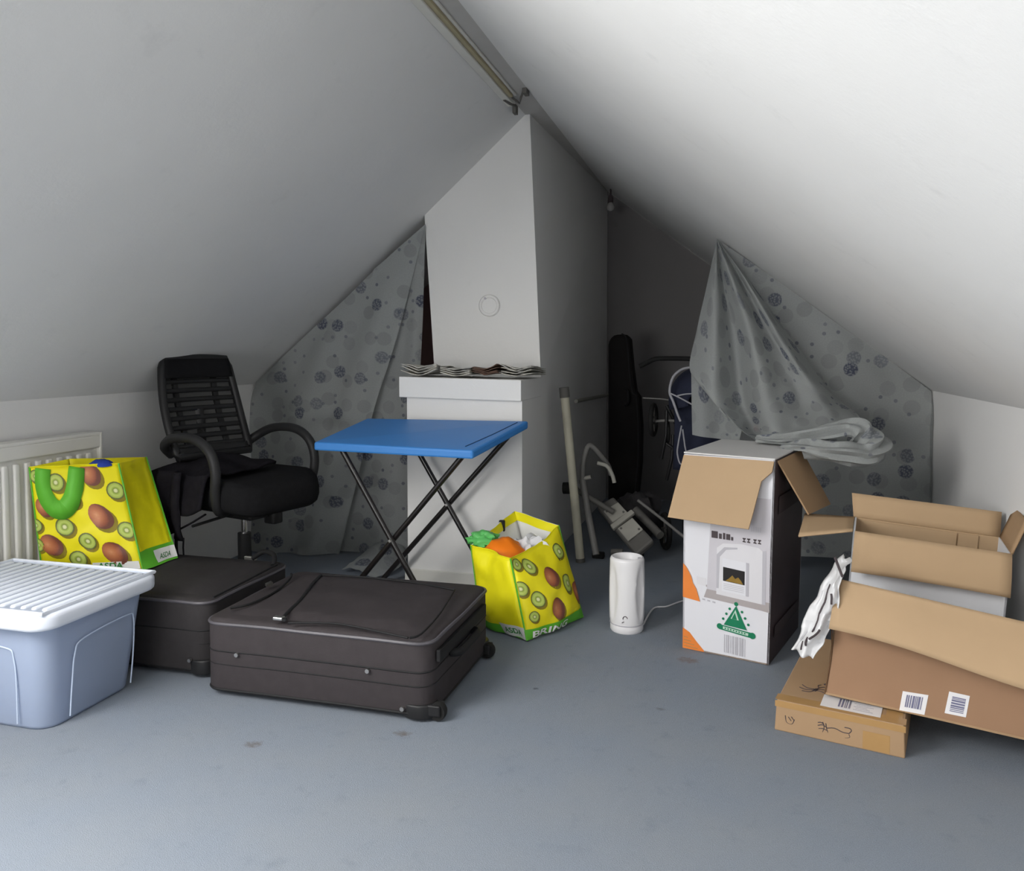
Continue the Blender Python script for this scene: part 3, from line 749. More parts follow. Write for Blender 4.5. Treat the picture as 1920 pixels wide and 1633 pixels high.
def proj(p):
    d = p-_o; y = d.dot(_f); return CX+F*d.dot(_r)/y, CY-F*d.dot(_u)/y
def find_ab(m_, u, v, n=48):
    best = None
    for i in range(n+1):
        for j in range(n+1):
            a, b_ = i/n, j/n; x, y = proj(m_.fn(a, b_)); e = (x-u)**2+(y-v)**2
            if best is None or e < best[0]: best = (e, a, b_)
    return best[1], best[2]
def prints(m_, n, W_, H_, slices, fruits, parent):
    """printed kiwis on a bag panel: discs that follow the panel; each print a part"""
    n = Vector(n).normalized()
    def disc_on(mb, a, b_, rx, ry, rot, lift):
        vs_, uvs = [], []
        def put(x, y):
            X = x*rx*math.cos(rot)-y*ry*math.sin(rot); Y = x*rx*math.sin(rot)+y*ry*math.cos(rot)
            aa = min(max(a+X/W_, .004), .996); bb = min(max(b_+Y/H_, .01), .985)
            vs_.append(m_.fn(aa, bb)+n*lift); uvs.append((x, y))
        put(0, 0); N = 18
        for r in (.35, .7, 1.0):
            for k in range(N): put(r*math.cos(2*PI*k/N), r*math.sin(2*PI*k/N))
        fs = [(0, 1+k, 1+(k+1) % N) for k in range(N)]
        for q_ in range(2): fs += [(1+q_*N+k, 1+(q_+1)*N+k, 1+(q_+1)*N+(k+1) % N, 1+q_*N+(k+1) % N) for k in range(N)]
        mb.add(vs_, fs, uvs)
    rnd = random.Random(4)
    for kind, lst in (('slice', slices), ('fruit', fruits)):
        for (u, v, r) in lst:
            a, b_ = find_ab(m_, u, v)
            rx, ry, rot = (r, r*1.08, .6) if kind == 'slice' else (r*.86, r*1.12, rnd.uniform(.5, 1.3))
            S, A = MB(), MB()
            disc_on(S, a+.22*r/W_, b_-.30*r/H_, rx*1.02, ry*1.02, rot, .0016)
            disc_on(A, a, b_, rx, ry, rot, .0030)
            o = A.build('printed_kiwi_'+kind, 'kiwi_'+kind, parent, smooth=True); S.build('printed_shadow', 'kiwi_shade', o, smooth=True)
def text_on_panel(name, txt, mat, parent, m_, n, a0, a1, b0, b1, lift):
    cu = bpy.data.curves.new(name, 'FONT'); cu.body = txt; cu.size = 1.0; cu.fill_mode = 'FRONT'; cu.offset = .02
    to = bpy.data.objects.new(name+'_tmp', cu); COL.objects.link(to); bpy.context.view_layer.update()
    me = bpy.data.meshes.new_from_object(to.evaluated_get(bpy.context.evaluated_depsgraph_get())); bpy.data.objects.remove(to)
    xs = [v.co.x for v in me.vertices]; ys = [v.co.y for v in me.vertices]; n = Vector(n).normalized()
    vs_ = [m_.fn(lerp(a0, a1, (v.co.x-min(xs))/(max(xs)-min(xs))), lerp(b0, b1, (v.co.y-min(ys))/(max(ys)-min(ys))))+n*lift for v in me.vertices]
    MB().add(vs_, [tuple(p.vertices) for p in me.polygons]).build(name, mat, parent)
    bpy.data.meshes.remove(me)

# --- left bag, standing on the black suitcase in front of the radiator
zb = .268
B1 = thing('shopping_bag', 'kiwi-print yellow shopping bag beside the radiator, standing behind the storage box', 'shopping bag', (-2.15, 2.42, zb), group='kiwi shopping bags')
fr0 = aZ(268, 1068, zb+.004); fl0 = V(-2.325, fr0.y-.13, zb+.004)
gr0 = aZ(332, 1046, zb+.004)
dep = gr0-fr0
flt, frt, grt = aX(55, 876, fl0.x+.012), aY(222, 869, fr0.y+.03), aY(274, 857, gr0.y+.10)
bl0 = fl0+V(.02, .17, 0); blt = flt+V(.02, .15, .01)
n_f = V(.25, -1, 0); n_g = V(1, -.15, 0)
pf = patch(fl0, fr0, frt, flt, .015, n_f, .012, 1, 20, 20); pf.build('front_panel', 'kiwi', B1, smooth=True, solid=.0015)
pg = patch(fr0, gr0, grt, frt, -.02, n_g, .016, 2, 10, 18); pg.build('side_gusset', 'yellow', B1, smooth=True, solid=.0015)
patch(gr0, bl0, blt, grt, .01, -n_f, .01, 3).build('back_panel', 'kiwi', B1, smooth=True, solid=.0015)
patch(bl0, fl0, flt, blt, -.01, -n_g, .008, 4).build('side_gusset', 'yellow', B1, smooth=True, solid=.0015)
MB().add([fl0, fr0, gr0, bl0], [(0, 1, 2, 3)]).build('bottom', 'green', B1)
prints(pf, n_f, (fr0-fl0).length, (flt-fl0).length, [(106, 906, .031), (137, 937, .029), (123, 987, .032), (166, 1015, .030), (218, 921, .031), (240, 993, .030), (67, 984, .024), (62, 1024, .024), (147, 1049, .030), (68, 892, .022)],
       [(169, 890, .042), (189, 968, .045), (97, 1020, .040), (218, 1037, .042), (84, 952, .034)], B1)
sub_patch(pf, .52, .985, .015, .085, n_f, .003).build('label_panel', 'white_print', B1, smooth=True)
sub_patch(pf, 0, .5, .0, .05, n_f, .003).build('green_band', 'green', B1, smooth=True)
sub_patch(pg, .0, 1, .0, .16, n_g, .003).build('green_band', 'green', B1, smooth=True)
sub_patch(pg, .42, 1, .02, .13, n_g, .006).build('label_panel', 'white_print', B1, smooth=True)
text_obj('lettering', 'ASDA', 'print_green', B1, pf.fn(.56, .022)+n_f.normalized()*.006, fr0-fl0, V(0, 0, 1), .022, .085)
text_obj('lettering', 'ASDA', 'print_green', B1, pg.fn(.50, .045)+n_g.normalized()*.010, gr0-fr0, V(0, 0, 1), .02, .055)
for (a, b_) in ((frt, fr0), (grt, gr0), (flt, fl0)):
    pts = [(pf.fn(1, 1-i/14) if a is frt else pg.fn(1, 1-i/14) if a is grt else pf.fn(0, 1-i/14)) for i in range(15)]
    MB().tube(pts, .0035, 6).build('edge_binding', 'green', B1, smooth=True)
MB().tube([pf.fn(i/16, 1) for i in range(17)], .0025, 6).build('rim', 'yellow', B1, smooth=True)
# hanging handle loop: flat webbing curve on the front panel
def strap_ribbon(m_, pts, w, n, lift, name, parent, mat):
    n = Vector(n).normalized(); P_ = smooth_path([(a, b_, 0) for a, b_ in pts], 28)
    L, R_ = [], []
    for i, p in enumerate(P_):
        d = (P_[min(i+1, 27)]-P_[max(i-1, 0)]); d = Vector((d.x*.34, d.y*.33, 0)).normalized(); s_ = Vector((-d.y/.34, d.x/.33, 0))*w
        L.append(m_.fn(min(max(p.x+s_.x, 0), 1), min(p.y+s_.y, 1))+n*lift); R_.append(m_.fn(min(max(p.x-s_.x, 0), 1), min(p.y-s_.y, 1))+n*lift)
    k = len(P_)
    MB().add(L+R_, [(i, i+1, k+i+1, k+i) for i in range(k-1)]).build(name, mat, parent, smooth=True, solid=.002)
strap_ribbon(pf, [(.16, .985), (.15, .80), (.22, .64), (.33, .60), (.43, .68), (.50, .82), (.53, .985)], .030, n_f, .006, 'handle', B1, 'green')
rb = thing('blue_cloth', 'royal blue cloth just showing over the rim of the bag by the radiator', 'cloth', (flt.lerp(frt, .5).x, flt.lerp(frt, .5).y+.06, flt.z-.02))
cq = flt.lerp(frt, .52)+V(.03, .08, -.01)
MB().grid(lambda a, b_: cq+V(.045*math.cos(a*2*PI)*math.sin(b_*PI*.5+.02), .035*math.sin(a*2*PI)*math.sin(b_*PI*.5+.02), .022*math.cos(b_*PI*.5)+.004*nz((a*6, b_*6, 0), 1, 1)), 16, 6).build('fold', 'royal', rb, smooth=True)
# --- right bag, open and slumped beside the large suitcase
Fb, Lb = aZ(988, 1204), aZ(893, 1172)
Lb = V(-.915, 2.875, 0); Rb = V(-.555, 3.06, 0); Bb = Lb+Rb-Fb
B2 = thing('shopping_bag', 'open kiwi-print yellow shopping bag with orange bundle, on the floor by the large suitcase', 'shopping bag', (Fb+Lb+Rb+Bb)*.25, group='kiwi shopping bags')
up = V(0, 0, .006)
Ft, Lt = aY(957, 1047, 2.80), aY(883, 1022, 2.93)
Rt, Bt = aY(1047, 985, 3.16), aY(965, 958, 3.26)
nA = (Fb-Lb).cross(V(0, 0, 1)); nB = (Rb-Fb).cross(V(0, 0, 1))
pA = patch(Lb+up, Fb+up, Ft, Lt, .022, nA, .020, 11, 14, 16); pA.build('side_gusset', 'yellow', B2, smooth=True, solid=.0015)
pB = patch(Fb+up, Rb+up, Rt, Ft, .055, nB, .020, 12, 18, 18, sag=.02, u0=.53); pB.build('front_panel', 'kiwi', B2, smooth=True, solid=.0015)
pC = patch(Rb+up, Bb+up, Bt, Rt, -.01, -nA, .012, 13); pC.build('side_gusset', 'lining', B2, smooth=True, solid=.0015)
pD = patch(Bb+up, Lb+up, Lt, Bt, .0, -nB, .012, 14); pD.build('back_panel', 'lining', B2, smooth=True, solid=.0015)
MB().add([Lb+up, Fb+up, Rb+up, Bb+up], [(0, 1, 2, 3)]).build('bottom', 'green', B2)
prints(pB, nB, (Rb-Fb).length, (Ft-Fb).length, [(992, 1064, .027), (974, 1103, .027), (1008, 1124, .028), (1046, 1033, .027), (1063, 1094, .030), (968, 1056, .022), (1000, 1156, .020)],
       [(1032, 1080, .036), (1046, 1141, .038), (1080, 1108, .036)], B2)
sub_patch(pC, 0, 1, .90, 1.0, nA, .004).build('rim_hem', 'yellow', B2, smooth=True)
sub_patch(pD, 0, 1, .90, 1.0, nB, .004).build('rim_hem', 'yellow', B2, smooth=True)
sub_patch(pB, 0, 1, .0, .13, nB, .003, 14).build('green_band', 'green', B2, smooth=True)
sub_patch(pA, .0, .55, .0, .12, nA, .003).build('green_band', 'green', B2, smooth=True)
sub_patch(pA, .55, 1, .0, .15, nA, .003).build('label_panel', 'white_print', B2, smooth=True)
text_on_panel('lettering', 'BRING', 'white_print', B2, pB, nB, .06, .62, .020, .105, .0075)
text_on_panel('lettering', 'ASDA', 'print_green', B2, pA, nA, .62, .94, .045, .115, .0055)
for m_, a in ((pA, 0), (pB, 0), (pB, 1)):
    MB().tube([m_.fn(a, i/14) for i in range(15)], .0035, 6).build('edge_binding', 'green', B2, smooth=True)
MB().tube([pB.fn(i/14, 1) for i in range(15)], .0022, 6).build('rim', 'yellow', B2, smooth=True)
MB().tube([pA.fn(i/14, 1) for i in range(15)], .0022, 6).build('rim', 'yellow', B2, smooth=True)
for i_, (m_, a0) in enumerate(((pD, .30), (pD, .78))):
    p = m_.fn(a0, .96); MB().box(p.x-.012, p.x+.012, p.y-.012, p.y+.004, p.z-.03, p.z+.016).build('handle_stitch', 'zip', B2, bevel=.003)
def blob(c, rx, ry, rz, off, amp, nu=26, nv=14):
    c = Vector(c)
    def fn(a, b_):
        th_, ph = a*2*PI, b_*PI
        d = V(math.sin(ph)*math.cos(th_), math.sin(ph)*math.sin(th_), math.cos(ph))
        k = 1+amp*nz(d, 2.2, off)+amp*.5*nz(d, 5, off)
        return c+V(d.x*rx*k, d.y*ry*k, d.z*rz*k)
    return MB().grid(fn, nu, nv)
q = aY(938, 1040, 2.94)
OB = thing('orange_bundle', 'rounded orange plastic bundle inside the open kiwi bag', 'bundle', (q.x, q.y, q.z-.12))
blob((q.x+.006, q.y+.02, q.z-.045), .105, .095, .105, 3, .10).build('bundle', 'orange', OB, smooth=True)
q = aY(903, 1003, 2.98)
GB = thing('carrier_bag', 'crumpled green polythene carrier bag on the rim of the open kiwi bag', 'plastic bag', (q.x, q.y, q.z-.05))
blob((q.x+.008, q.y, q.z-.02), .062, .05, .036, 8, .45, 30, 18).build('film', 'green_film', GB, smooth=True)
q = aY(1000, 1015, 3.05)
WB = thing('white_wrap', 'crumpled white plastic wrapping inside the open kiwi bag', 'plastic bag', (q.x, q.y, q.z-.15))
blob((q.x-.015, q.y-.01, q.z-.10), .10, .09, .12, 5, .30, 30, 18).build('film', 'white_film', WB, smooth=True)

# ================================================================== WHITE HEATER
q = aZ(1175, 1180); hx, hy = q.x, q.y
HT = thing('fan_heater', 'white cylindrical plastic appliance standing on the carpet with a mains cable', 'appliance', (hx, hy, 0))
def hr(r, z, w):
    w = (w+PI) % (2*PI)-PI
    k = 0
    for wc, ww in ((math.radians(-32), .34), (math.radians(-135), .34)):
        d = ((w-wc)/ww)**2+((z-.15)/.10)**2
        k += max(0, 1-d)**.6 if d < 1 else 0
    return r-.011*k
prof = [(.058, 0), (.062, .006), (.062, .028), (.0605, .032), (.0625, .04)] + [(.064+.002*math.sin(i/20*PI), .04+i*.0115) for i in range(1, 21)] + [(.064, .283), (.061, .292), (.056, .295), (.050, .290), (.046, .270), (.02, .266), (.001, .266)]
MB().lathe([(r, z*.95) for r, z in prof], 64, (hx, hy, 0), hr).build('body', 'white_plastic', HT, smooth=True)
MB().lathe([(.0635, .029), (.0640, .031), (.0635, .033)], 48, (hx, hy, 0)).build('base_seam', 'p_mid', HT, smooth=True)
vd = V(-hx, -hy, 0).normalized(); sd = V(-vd.y, vd.x, 0)
lp = V(hx, hy, .062)+vd*.0645+sd*-.006
ring_ = [lp+(sd*-1*math.cos(a)+V(0, 0, 1)*math.sin(a))*.008 for a in [PI*i/10-.3 for i in range(12)]]
MB().tube(ring_, .0016, 6).build('emblem', 'p_ink', HT)
MB().tube([lp+V(0, 0, -.012)-sd*.004, lp+V(0, 0, -.016)+sd*-.012], .0013, 6).build('emblem', 'p_ink', HT)
sw = V(hx, hy, .277)+vd*.02+sd*.045
MB().cyl(sw, sw+V(0, 0, .004), .006, 12).build('button', 'p_mid', HT)
cab = [aZ(1206, 1140, .012), aZ(1225, 1141, .005), aZ(1250, 1137, .004), aZ(1275, 1128, .004), aZ(1310, 1118, .004), aZ(1350, 1100, .004)]
cab[0] = V(hx+.06, hy+.02, .018)
MB().tube(smooth_path(cab, 30), .0035, 8).build('cable', 'white_plastic', HT, smooth=True)

# ================================================================== WHITE FIREPLACE CARTON
FLc, FRc = aZ(1280, 1215), aZ(1441, 1248)
ex = (FRc-FLc); Wc = ex.length; ex.normalize(); ey = V(-ex.y, ex.x, 0); ez = V(0, 0, 1)
Dc, Hc = .44, .69
CT = thing('printed_carton', 'tall white carton with a fireplace picture and open brown top flaps', 'box', FLc+ex*(Wc/2)+ey*(Dc/2), math.atan2(ex.y, ex.x))
def C(x, y, z): return FLc+ex*x+ey*y+ez*z
wd = .006
tp_ = .012   # the mouth is a little wider than the foot
def wallq(a, b_, t_, mat, nm): return MB().hexa([a[0], a[1], a[1]+t_, a[0]+t_, b_[0], b_[1], b_[1]+t_, b_[0]+t_]).build(nm, mat, CT)
A0, A1, A2, A3 = C(0, 0, .001), C(Wc, 0, .001), C(Wc, Dc, .001), C(0, Dc, .001)
T0, T1, T2, T3 = C(-.002, 0, Hc), C(Wc+tp_, 0, Hc), C(Wc+tp_, Dc, Hc), C(-.002, Dc, Hc)
wallq((A0, A1), (T0, T1), ey*wd, 'carton_white', 'front_panel')
wallq((A3, A2), (T3, T2), ey*-wd, 'carton_white', 'back_panel')
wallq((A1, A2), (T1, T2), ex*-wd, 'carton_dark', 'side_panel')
wallq((A0, A3), (T0, T3), ex*wd, 'carton_white', 'side_panel')
MB().slab([A0, A1, A2, A3], ez*.005).build('bottom_panel', 'card', CT)
# closed white top flap, drooping a little
MB().slab([C(-.004, .004, Hc+.002), C(Wc+.01, .004, Hc+.0), C(Wc+.012, Dc, Hc+.004), C(-.004, Dc, Hc+.006)], ez*.005).build('top_flap', 'carton_top', CT)
# front flap folded out and down, skewed and torn at its right edge
hg0, hg1 = C(.0, -.003, Hc-.004), C(Wc-.01, -.003, Hc-.006)
f0 = aZ(1253, 970, .455); 
def on_plane(u, v, p0, n):
    d = ray(u, v); return _o+d*((p0-_o).dot(n)/d.dot(n))
# plane of the flap through the hinge, leaning out
nf = (ex.cross((-ey*.36-ez*1.0).normalized())).normalized()
fp = [on_plane(u, v, hg0, nf) for (u, v) in ((1253, 970), (1404, 993), (1412, 965), (1428, 903), (1448, 886), (1452, 866))]
MB().poly([hg0]+fp[:6], nf*(.006 if nf.dot(-ey) > 0 else -.006)).build('front_flap', 'card2', CT)
# right flap hanging outward
nrf = (ey.cross((ex*.50-ez*1.0).normalized())).normalized()
h2, h3 = C(Wc+tp_+.002, .03, Hc-.004), C(Wc+tp_+.002, Dc-.06, Hc-.004)
r_ = (ex*.46-ez*.89)
MB().poly([h2, h2+r_*.20-ey*.005+ey*.05, h3+r_*.22+ey*.02, h3], nrf*.005).build('right_flap', 'card', CT)
# printed front
def D(pts, mat, nm, lift=.0008, parent=CT):     # decal polygon in front-panel metres (x, z)
    o = [C(x, -lift, z) for x, z in pts]
    return MB().poly(o, ey*.0004).build(nm, mat, parent)
W = Wc; k = W/.285
D([(.125, .20), (W, .178), (W, .24), (.075, .24)], 'p_taupe', 'floor_print', .0006)
D([(.085, .222), (W, .205), (W, .56), (.10, .56)], 'p_grey', 'picture', .0010)
D([(.085, .226), (W, .212), (W, .180), (.075, .196)], 'p_taupe', 'hearth_print', .0014)
D([(.119, .214), (.274, .203), (.274, .382), (.262, .392), (.20, .398), (.14, .392), (.119, .375)], 'p_light', 'mantel_print', .0018)
D([(.274, .203), (.286, .203), (.286, .385), (.274, .382)], 'p_mid', 'mantel_shadow', .0020)
D([(.119, .235), (.127, .235), (.130, .345), (.152, .372), (.19, .378), (.19, .384), (.145, .380), (.119, .352)], 'p_mid', 'mantel_edge', .0022)
D([(.138, .228), (.228, .222), (.228, .336), (.139, .342)], 'carton_white', 'surround_print', .0022)
D([(.220, .222), (.230, .222), (.230, .336), (.220, .337)], 'p_mid', 'surround_shadow', .0026)
D([(.142, .264), (.216, .259), (.216, .306), (.142, .312)], 'p_black', 'firebox_print', .0028)
D([(.150, .265), (.211, .261), (.204, .272), (.194, .283), (.184, .276), (.174, .287), (.162, .274)], 'p_flame', 'flame_print', .0032)
for i in range(4): D([(.144, .236+i*.006), (.214, .232+i*.006), (.214, .2335+i*.006), (.144, .2375+i*.006)], 'p_mid', 'grille_line', .0030)
D([(0, .305), (.014, .290), (.030, .262), (.036, .240), (.048, .222), (.062, .178), (.0, .185)], 'p_orange', 'orange_print', .0036)
D([(.048, .265), (.082, .262), (.082, .235), (.050, .238)], 'p_light', 'caption_print', .0012)
D([(0, .075), (.025, .062), (.05, .034), (.076, .008), (.078, .002), (0, .002)], 'p_orange', 'orange_print', .0010)
for i in range(4): D([(.004, .010+i*.011), (.055-.012*i, .008+i*.011), (.055-.012*i, .0102+i*.011), (.004, .0122+i*.011)], 'p_tape', 'orange_line', .0014)
# black lettering rows (unreadable blocks in the photograph)
for (x, w_, h_) in ((.100, .022, .024), (.126, .010, .018), (.140, .008, .022), (.151, .014, .020), (.168, .007, .012)):
    D([(x, .408-.02*(x-.1)), (x+w_, .4075-.02*(x-.1)), (x+w_, .4075-.02*(x-.1)+h_), (x, .408-.02*(x-.1)+h_)], 'p_ink', 'logo_block', .0024)
for (x, s_) in ((.207, 1), (.222, -1), (.243, 1), (.258, -1)):
    D([(x, .406), (x+.011, .405), (x+.011, .408), (x+.004, .412), (x+.011, .417), (x+.011, .420), (x, .420), (x, .417), (x+.006, .412), (x, .409)][::s_], 'p_ink', 'mark', .0024)
for i in range(6): D([(.235+i*.006, .445), (.237+i*.006, .445), (.237+i*.006, .462), (.235+i*.006, .462)], 'p_mid', 'mark', .0016)
for i in range(3): D([(.070+i*.018, .186-.002*i), (.080+i*.018, .185-.002*i), (.080+i*.018, .190-.002*i), (.070+i*.018, .191-.002*i)], 'p_mid', 'mark', .0026)
# green emblem: triangle with dots over a scroll
gx, gz = .186, .092
D([(gx-.040, gz+.02), (gx+.040, gz+.014), (gx+.002, gz+.092)], 'p_green', 'emblem_triangle', .0020)
D([(gx-.016, gz+.045), (gx+.012, gz+.043), (gx+.0, gz+.078)], 'p_mint', 'emblem_glint', .0023)
D([(gx-.012, gz+.045), (gx+.006, gz+.044), (gx-.002, gz+.068)], 'p_green', 'emblem_glint', .0026)
def disc(x, z, r): return [(x+r*math.cos(a*PI/6), z+r*math.sin(a*PI/6)) for a in range(12)]
for (x, z) in ((-.042, .040), (-.031, .059), (-.020, .078), (.022, .074), (.033, .054), (.044, .034)):
    D(disc(gx+x, gz+z, .0045), 'p_green', 'emblem_dot', .0020)
D(disc(gx+.002, gz+.098, .007), 'p_green', 'emblem_dot', .0022)
D([(gx-.056, gz+.002), (gx+.058, gz-.010), (gx+.060, gz+.008), (gx-.056, gz+.019)], 'p_green', 'emblem_scroll', .0028)
D(disc(gx-.054, gz+.012, .010), 'p_green', 'emblem_scroll', .0024)
D(disc(gx+.058, gz-.001, .011), 'p_green', 'emblem_scroll', .0024)
D([(gx-.042, gz+.005), (gx+.044, gz-.004), (gx+.045, gz+.005), (gx-.042, gz+.014)], 'p_mint', 'emblem_band', .0034)
for i in range(8): D([(gx-.036+i*.0095, gz+.0065-.0009*i), (gx-.031+i*.0095, gz+.0060-.0009*i), (gx-.031+i*.0095, gz+.0105-.0009*i), (gx-.036+i*.0095, gz+.0110-.0009*i)], 'p_green', 'emblem_letter', .0040)
def barcode(place, n, w_, h_, mat, parent, seed):
    rnd = random.Random(seed); m_ = MB(); x = 0
    while x < w_:
        b_ = rnd.choice((.0014, .0022, .004, .006)); g_ = rnd.choice((.0015, .0025, .004))
        m_.poly([place(x, 0), place(min(x+b_, w_), 0), place(min(x+b_, w_), h_), place(x, h_)], n*.0005); x += b_+g_
    return m_.build('barcode', mat, parent)
barcode(lambda x, z: C(.148+x, -.0016, .016-.04*x+z), ey, .072, .062, 'p_mid', CT, 3)
# faint outlines on the dark side panel
for (y0_, z0_, y1_, z1_) in ((.05, .08, .40, .12), (.06, .50, .38, .56)):
    MB().poly([C(Wc+.0095*z0_/.69+.0045, y0_, z0_), C(Wc+.0095*z0_/.69+.0045, y1_, z0_), C(Wc+.0095*z1_/.69+.0045, y1_, z1_), C(Wc+.0095*z1_/.69+.0045, y0_, z1_)], ex*.0004).build('side_print', 'p_ink', CT)

# ================================================================== FLAT BOX, OPEN CARTONS (right)
g0, g1, g2 = aZ(1452, 1368), aZ(1697, 1423), aZ(1485, 1232)
fx = (g1-g0); Wf = fx.length; fx.normalize(); fy = V(-fx.y, fx.x, 0); Df = .57; hf = .085
FB = thing('flat_carton', 'flat brown parcel box with a black insect sketch, under the open carton', 'box', g0+fx*(Wf/2)+fy*(Df/2), math.atan2(fx.y, fx.x))
def G(x, y, z): return g0+fx*x+fy*y+ez*z
MB().hexa([G(0, 0, 0), G(Wf, 0, 0), G(Wf, Df, 0), G(0, Df, 0), G(.004, .004, hf), G(Wf-.004, .004, hf), G(Wf-.004, Df, hf), G(.004, Df, hf)]).build('carton', 'card', FB, bevel=.003)
def GT(pts, mat, nm, lift=.0006): return MB().poly([G(x, y, hf+lift) for x, y in pts], ez*.0004).build(nm, mat, FB)
def GF(pts, mat, nm, lift=.0008): return MB().poly([G(x, .004*z/hf-lift, z) for x, z in pts], fy*.0004).build(nm, mat, FB)
GF([(.0, .0665), (Wf, .0665), (Wf, .083), (0, .083)], 'p_tape', 'tape', .0004)
GF([(.225, .004), (.29, .004), (.29, .05), (.225, .05)], 'p_tape', 'tape', .0006)
GT([(0, .006), (Wf, .006), (Wf, .045), (0, .045)], 'p_tape', 'tape')
GT([(Wf-.05, .045), (Wf-.01, .045), (Wf-.01, .12), (Wf-.05, .12)], 'p_tape', 'tape')
# scribbled insect: body and thin legs, on the top and on the front edge
def scribble(fn, segs, r=.0012):
    for s_ in segs: MB().tube(smooth_path([fn(x, y) for x, y in s_], 10), r, 5).build('pen_stroke', 'p_ink', FB)
bx_, by_ = .085, .115
scribble(lambda x, y: G(bx_+x, by_+y, hf+.0005), [[(0, 0), (.004, .012), (.010, .024)], [(.004, .012), (-.02, .010), (-.036, .026)], [(.003, .006), (-.022, -.004), (-.04, .004)], [(.002, .002), (-.01, -.016), (-.03, -.018)],
    [(.006, .012), (.024, .018), (.04, .012)], [(.005, .004), (.022, .0), (.034, -.012)], [(.010, .024), (.020, .036), (.032, .04)], [(.01, .024), (.005, .04), (.012, .05)]])
scribble(lambda x, y: G(bx_+x, by_+y, hf+.0006), [[(-.002, -.004), (.001, .004), (.004, .012)], [(.003, -.004), (.005, .005), (.008, .014)]], .0028)
scribble(lambda x, y: G(bx_+.02+x, by_+.055+y, hf+.0006), [[(0, 0), (.006, .008), (.012, .012)], [(.004, 0), (.009, .006), (.013, .008)]], .003)
scribble(lambda x, z: G(.125+x, .002, .036+z), [[(-.012, .002), (0, .006), (.012, .0)], [(-.01, -.006), (.002, -.004), (.014, -.008)], [(.0, .014), (.004, 0), (.0, -.014)], [(.008, .012), (.01, 0), (.014, -.012)], [(.012, 0), (.03, .004), (.05, -.002), (.066, -.002)],
    [(.066, -.002), (.072, .006), (.068, .012), (.055, .012)], [(.066, -.004), (.068, -.012), (.056, -.016)], [(-.012, .01), (-.004, .012), (.004, .008)]], .0013)
scribble(lambda x, z: G(.04+x, .002, .036+z), [[(-.012, .01), (-.008, -.008), (.006, -.01), (.012, .004)], [(-.004, .008), (.004, -.002)], [(.004, .010), (.012, .0)]], .0012)
# white address label
GT([(.115, .02), (.265, .02), (.265, .10), (.115, .10)], 'paper', 'address_label', .0014)
barcode(lambda x, y: G(.158+x, .035+y, hf+.0022), ez, .03, .055, 'p_inkblue', FB, 5)
for i in range(5): GT([(.196+(i % 2)*.006, .034+i*.010), (.245-(i*7 % 3)*.008, .034+i*.010), (.245-(i*7 % 3)*.008, .037+i*.010), (.196+(i % 2)*.006, .037+i*.010)], 'p_mid', 'address_line', .0022)

# --- outer brown carton, one end propped on the flat box, the other low
o0 = aZ(1546, 1301, hf+.012); 
def along(p0, ang, u, v):      # where the sight of (u, v) meets the upright plane through p0 with heading ang
    n = V(-math.sin(ang), math.cos(ang), 0); d = ray(u, v); return _o+d*((p0-_o).dot(n)/d.dot(n))
HD = math.radians(-14)
o1 = along(o0, HD, 1880, 1378)
ox = (o1-o0); ox.normalize(); Lo = .53
oy = V(-ox.y, ox.x, 0).normalized(); oz = ox.cross(oy).normalized()
Do, Ho = .25, .315
OCt = thing('open_carton', 'large brown open cardboard box with two barcode labels, propped on the flat parcel', 'box', o0+ox*(Lo/2)+oy*(Do/2))
def O(x, y, z): z = z*(1-.22*max(x, 0)); return o0+ox*(x+.06*z)+oy*(y+.12*z)+oz*z
def pan(pts, t_, nm, mat, parent): return MB().slab(pts, t_).build(nm, mat, parent)
tw = .006
pan([O(0, 0, 0), O(Lo, 0, 0), O(Lo, 0, Ho), O(0, 0, Ho)], oy*tw, 'front_panel', 'card3', OCt)
HB = .15      # the rear side is crushed low
pan([O(0, Do, 0), O(Lo, Do, 0), O(Lo, Do, HB), O(0, Do, HB)], oy*-tw, 'back_panel', 'card2', OCt)
pan([O(0, 0, 0), O(0, Do, 0), O(0, Do, HB), O(0, 0, Ho)], ox*tw, 'side_panel', 'card', OCt)
pan([O(Lo, 0, 0), O(Lo, Do, 0), O(Lo, Do, HB), O(Lo, 0, Ho)], ox*-tw, 'side_panel', 'card', OCt)
pan([O(0, 0, 0), O(Lo, 0, 0), O(Lo, Do, 0), O(0, Do, 0)], oz*tw, 'bottom_panel', 'card', OCt)
# front flap folded out and down, curling
def flapf(a, b_):
    x = lerp(-.005, Lo+.01, a); L = lerp(.122, .145, a)*b_
    out = .012+.055*math.sin(b_*PI*.55)+.02*a*b_
    z = Ho+.004 - L + .012*math.sin(b_*PI)
    return O(x+.0*b_, -out*b_**.6-.004, z + .010*math.sin(a*PI*1.5+.4)*b_)
MB().grid(flapf, 24, 12).build('front_flap', 'card2', OCt, smooth=True, solid=.005)
